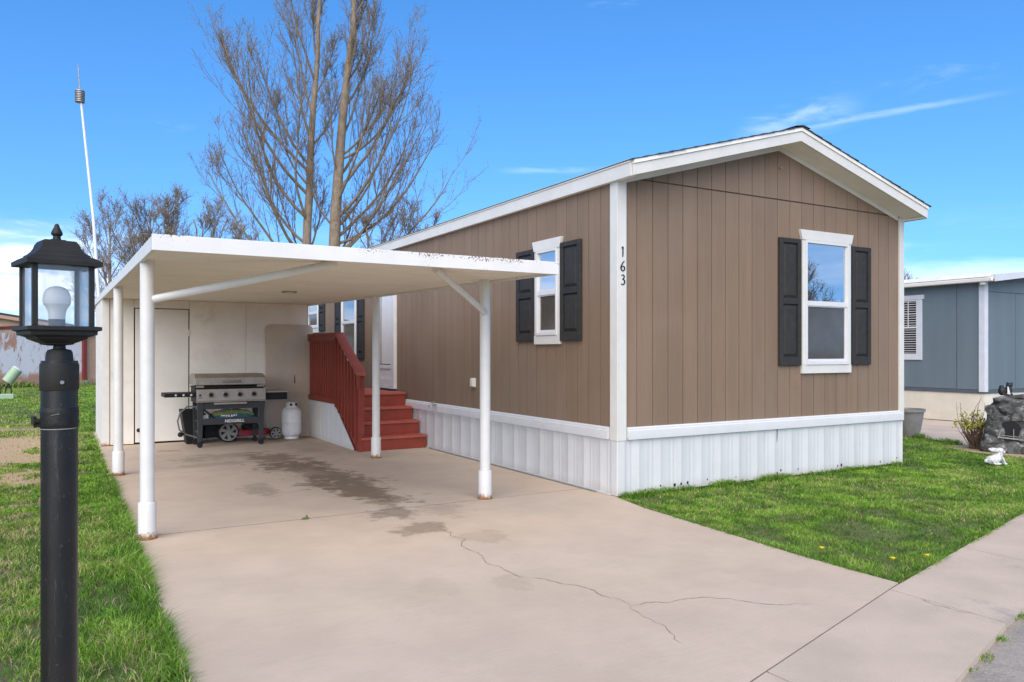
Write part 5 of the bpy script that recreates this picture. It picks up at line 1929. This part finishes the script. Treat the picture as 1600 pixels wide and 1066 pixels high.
def grass(name, x, y, h, wdt, col, label, base_z=-.024, leanx=None, leany=None, lean_amt=.95):
    n = len(x)
    a = nrng.random(n) * 6.2832
    dxx, dyy = np.cos(a), np.sin(a)
    la = nrng.random(n) * 6.2832
    lm = h * lean_amt * (.25 + nrng.random(n))
    lx, ly = np.cos(la) * lm, np.sin(la) * lm
    if leanx is not None:
        lx += leanx
        ly += leany
    V = np.zeros((n, 5, 3), np.float32)
    hw_ = wdt / 2
    V[:, 0] = np.stack([x - dxx * hw_, y - dyy * hw_, np.full(n, base_z)], 1)
    V[:, 1] = np.stack([x + dxx * hw_, y + dyy * hw_, np.full(n, base_z)], 1)
    V[:, 2] = np.stack([x - dxx * hw_ * .8 + lx * .35, y - dyy * hw_ * .8 + ly * .35, base_z + h * .58], 1)
    V[:, 3] = np.stack([x + dxx * hw_ * .8 + lx * .35, y + dyy * hw_ * .8 + ly * .35, base_z + h * .58], 1)
    V[:, 4] = np.stack([x + lx, y + ly, base_z + h * (1 - .25 * lean_amt)], 1)
    me = bpy.data.meshes.new(name)
    me.vertices.add(n * 5)
    me.vertices.foreach_set('co', V.reshape(-1))
    k = (np.arange(n) * 5)[:, None]
    tri = np.concatenate([k + np.array([0, 1, 3]), k + np.array([0, 3, 2]), k + np.array([2, 3, 4])], 1).reshape(-1).astype(np.int32)
    me.loops.add(len(tri))
    me.loops.foreach_set('vertex_index', tri)
    me.polygons.add(n * 3)
    me.polygons.foreach_set('loop_start', np.arange(n * 3, dtype=np.int32) * 3)
    me.update(calc_edges=True)
    at = me.attributes.new('tint', 'FLOAT_COLOR', 'POINT')
    cc = np.ones((n, 5, 4), np.float32)
    cc[:, :, :3] = col[:, None, :]
    at.data.foreach_set('color', cc.reshape(-1))
    me.materials.append(M['grass_blade'])
    o = bpy.data.objects.new(name, me)
    C.objects.link(o)
    tag(o, label, 'grass', kind='stuff')
    return o


def scatter(x0, x1, y0, y1, dens):
    n = int((x1 - x0) * (y1 - y0) * dens)
    return x0 + (x1 - x0) * nrng.random(n), y0 + (y1 - y0) * nrng.random(n)


def palette(x, y, dry, bright):
    n = len(x)
    t = np.clip(bright + nrng.normal(0, .16, n), 0, 1)[:, None]
    dark = np.array([.060, .150, .018])
    mid = np.array([.150, .300, .030])
    lite = np.array([.29, .46, .062])
    c = np.where(t < .5, dark + (mid - dark) * t * 2, mid + (lite - mid) * (t - .5) * 2)
    straw = np.array([.46, .40, .19])
    d = (nrng.random(n) < dry)[:, None]
    c = np.where(d, straw * (.7 + .5 * nrng.random(n)[:, None]), c)
    return (c * (.8 + .4 * nrng.random(n)[:, None])).astype(np.float32)


# right lawn
X_, Y_ = [], []
for a in ((-.35, 9.0, -3.15, -.0, 9500), (4.55, 8.4, -.0, 3.2, 5200), (4.6, 9.0, -1.6, -.0, 2500)):
    x, y = scatter(*a)
    k = inside(x, y, LAWN_R)
    X_.append(x[k]); Y_.append(y[k])
x, y = np.concatenate(X_), np.concatenate(Y_)
dist = np.hypot(x - CAM[0], y - CAM[1])
f1 = fbm(x, y, 0, 1.3)
f2 = fbm(x, y, 2, 4.5)
keep = nrng.random(len(x)) < np.clip(.45 + 1.5 * (f2 - .40), .15, 1) * np.clip(7.5 / dist, .45, 1)
x, y, f1, f2, dist = x[keep], y[keep], f1[keep], f2[keep], dist[keep]
f3 = fbm(x, y, 3, 9.0)
h = (.022 + .026 * nrng.random(len(x))) * (.65 + .75 * f1) * (.7 + .6 * f2)
dry = np.clip(.06 + .7 * (f1 - .50) + .6 * (f3 - .5), .02, .45)
br = np.clip(.50 + 1.7 * (f2 - .5) + 1.0 * (f3 - .5) + .6 * (f1 - .5), 0, 1)
grass('lawn_grass', x, y, h, .0042 * np.clip(dist / 5.5, 1, 2.0), palette(x, y, dry, br), 'short green grass of the front lawn', leanx=None)
# fringe along the skirting, the drive and the pavement


def fringe(pts, n, spread, hmin, hmax, out, name, lab, shift=0.0):
    xs__, ys__, lx, ly = [], [], [], []
    seg = [math.hypot(b[0] - a[0], b[1] - a[1]) for a, b in zip(pts, pts[1:])]
    tot = sum(seg)
    for (a, b), L in zip(zip(pts, pts[1:]), seg):
        k = int(n * L)
        t = nrng.random(k)
        nx, ny = -(b[1] - a[1]) / L, (b[0] - a[0]) / L
        off = np.abs(nrng.normal(0, spread, k)) - shift
        xs__.append(a[0] + (b[0] - a[0]) * t + nx * off)
        ys__.append(a[1] + (b[1] - a[1]) * t + ny * off)
        o_ = out * nrng.random(k)
        lx.append(-nx * o_); ly.append(-ny * o_)
    x, y = np.concatenate(xs__), np.concatenate(ys__)
    lx, ly = np.concatenate(lx), np.concatenate(ly)
    c = fbm(x, y, 4, 3.0)
    k = nrng.random(len(x)) < np.clip(1.7 * c - .25, .1, 1)
    x, y, lx, ly, c = x[k], y[k], lx[k], ly[k], c[k]
    h = (hmin + (hmax - hmin) * nrng.random(len(x)) ** 1.6) * (.6 + .8 * c)
    dist = np.hypot(x - CAM[0], y - CAM[1])
    grass(name, x, y, h, .0045 * np.clip(dist / 5, 1, 2), palette(x, y, np.full(len(x), .07), np.clip(.35 + .8 * (c - .5), 0, 1)), lab, leanx=lx, leany=ly)


fringe([(4.58, -.05), (.0, -.04)], 1500, .03, .04, .11, .0, 'wall_grass', 'longer grass along the foot of the front skirting')
fringe([(.0, -.02), (-.06, -.24), (-.134, -.593), (-.182, -1.367), (-.258, -2.375), (-.255, -3.10)], 1500, .05, .03, .065, .025, 'edge_grass', 'grass edge along the right side of the drive', shift=.010)
fringe([(-.255, -3.11), (2.667, -2.392), (9, -1.0)], 1400, .06, .025, .06, .03, 'edge_grass', 'ragged grass edge along the pavement', shift=.012)
fringe([(8.3, 2.7), (7.67, 1.64), (7.16, .71)][::-1], 1500, .10, .05, .15, .02, 'edge_grass', 'long grass against the neighboring drive', shift=.05)
# left lawn
X_, Y_ = [], []
for a in ((-6.2, LX, -3.2, 2.0, 10500), (-6.6, LX, 2.0, 6.0, 6500), (-7.4, LX, 6.0, 12.0, 2600), (-9.0, -4.2, 12.0, 31.0, 620), (-4.3, -1.2, 9.7, 31.0, 620)):
    x, y = scatter(*a)
    X_.append(x); Y_.append(y)
x, y = np.concatenate(X_), np.concatenate(Y_)
dist = np.hypot(x - CAM[0], y - CAM[1])
f1 = fbm(x, y, 1, 1.1)
f2 = fbm(x, y, 3, 3.6)
bare = np.sqrt(((x + 5.5) / .8) ** 2 + ((y - 6.6) / 5.0) ** 2) + 2.6 * (fbm(x, y, 5, 1.9) - .5)
pb = np.clip((bare - .50) / .6, .07, 1)
keep = (nrng.random(len(x)) < pb * np.clip(.42 + 1.5 * (f2 - .40), .10, 1)) & ~((np.hypot(x - LPX, y - LPY) < .05))
x, y, f1, f2, dist, pb = [q[keep] for q in (x, y, f1, f2, dist, pb)]
f3 = fbm(x, y, 0, 8.0)
edge = np.clip(1 - (LX - x) / .55, 0, 1)
h = (.028 + .034 * nrng.random(len(x))) * (.55 + .8 * f1) * (.65 + .7 * f2) * (1 + .5 * edge) * (.5 + .5 * pb)
dry = np.clip(.13 + 1.1 * (f1 - .48) + .6 * (f3 - .5) + .3 * (1 - pb) - .22 * edge, .02, .6)
br = np.clip(.48 + 1.6 * (f2 - .5) + 1.0 * (f3 - .5) + .14 * np.clip((y - 8) / 8, 0, 1), 0, 1)
grass('lawn_grass', x, y, h, .0042 * np.clip(dist / 4.5, 1, 4.5), palette(x, y, dry, br), 'patchy green grass of the left side lawn')
fringe([(LX, -2.9), (LX, .3), (LX, 3.9)], 1500, .05, .04, .11, .045, 'edge_grass', 'lush grass spilling over the left edge of the drive', shift=.012)
fringe([(LX, 3.9), (LX, 9.6)], 700, .06, .03, .07, .02, 'edge_grass', 'thin grass at the far left edge of the drive', shift=.01)
# clumps at the road joint
X_, Y_ = [], []
rng = random.Random(31)
for k in range(24):
    x0 = rng.uniform(-1.6, 3.2)
    y0 = edge_y(x0) - PW - .015 + rng.gauss(0, .01)
    n = rng.randrange(10, 60)
    X_.append(nrng.normal(x0, .03, n)); Y_.append(nrng.normal(y0, .014, n))
x, y = np.concatenate(X_), np.concatenate(Y_)
grass('joint_weeds', x, y, .012 + .022 * nrng.random(len(x)), np.full(len(x), .005), palette(x, y, np.full(len(x), .25), np.full(len(x), .5)), 'small weeds growing in the joint between pavement and road', base_z=-.03)
# taller weeds at the pink wall and the shed corner
x, y = [], []
for k in range(60):
    u = rng.uniform(0, LW + .7)
    q = A + wd * u + wnrm * rng.uniform(.1, .45)
    n = rng.randrange(6, 26)
    x.append(nrng.normal(q.x, .12, n)); y.append(nrng.normal(q.y, .1, n))
x, y = np.concatenate(x), np.concatenate(y)
grass('wall_weeds', x, y, .12 + .35 * nrng.random(len(x)) ** 2, np.full(len(x), .03), palette(x, y, np.full(len(x), .08), np.full(len(x), .4)), 'tall weeds along the foot of the far pink wall')

# ------------------------------------------------------------------ render
scene.render.engine = 'CYCLES'
scene.cycles.max_bounces = 10
scene.cycles.diffuse_bounces = 8
scene.cycles.transparent_max_bounces = 12
scene.render.resolution_x = 1024
scene.render.resolution_y = 682
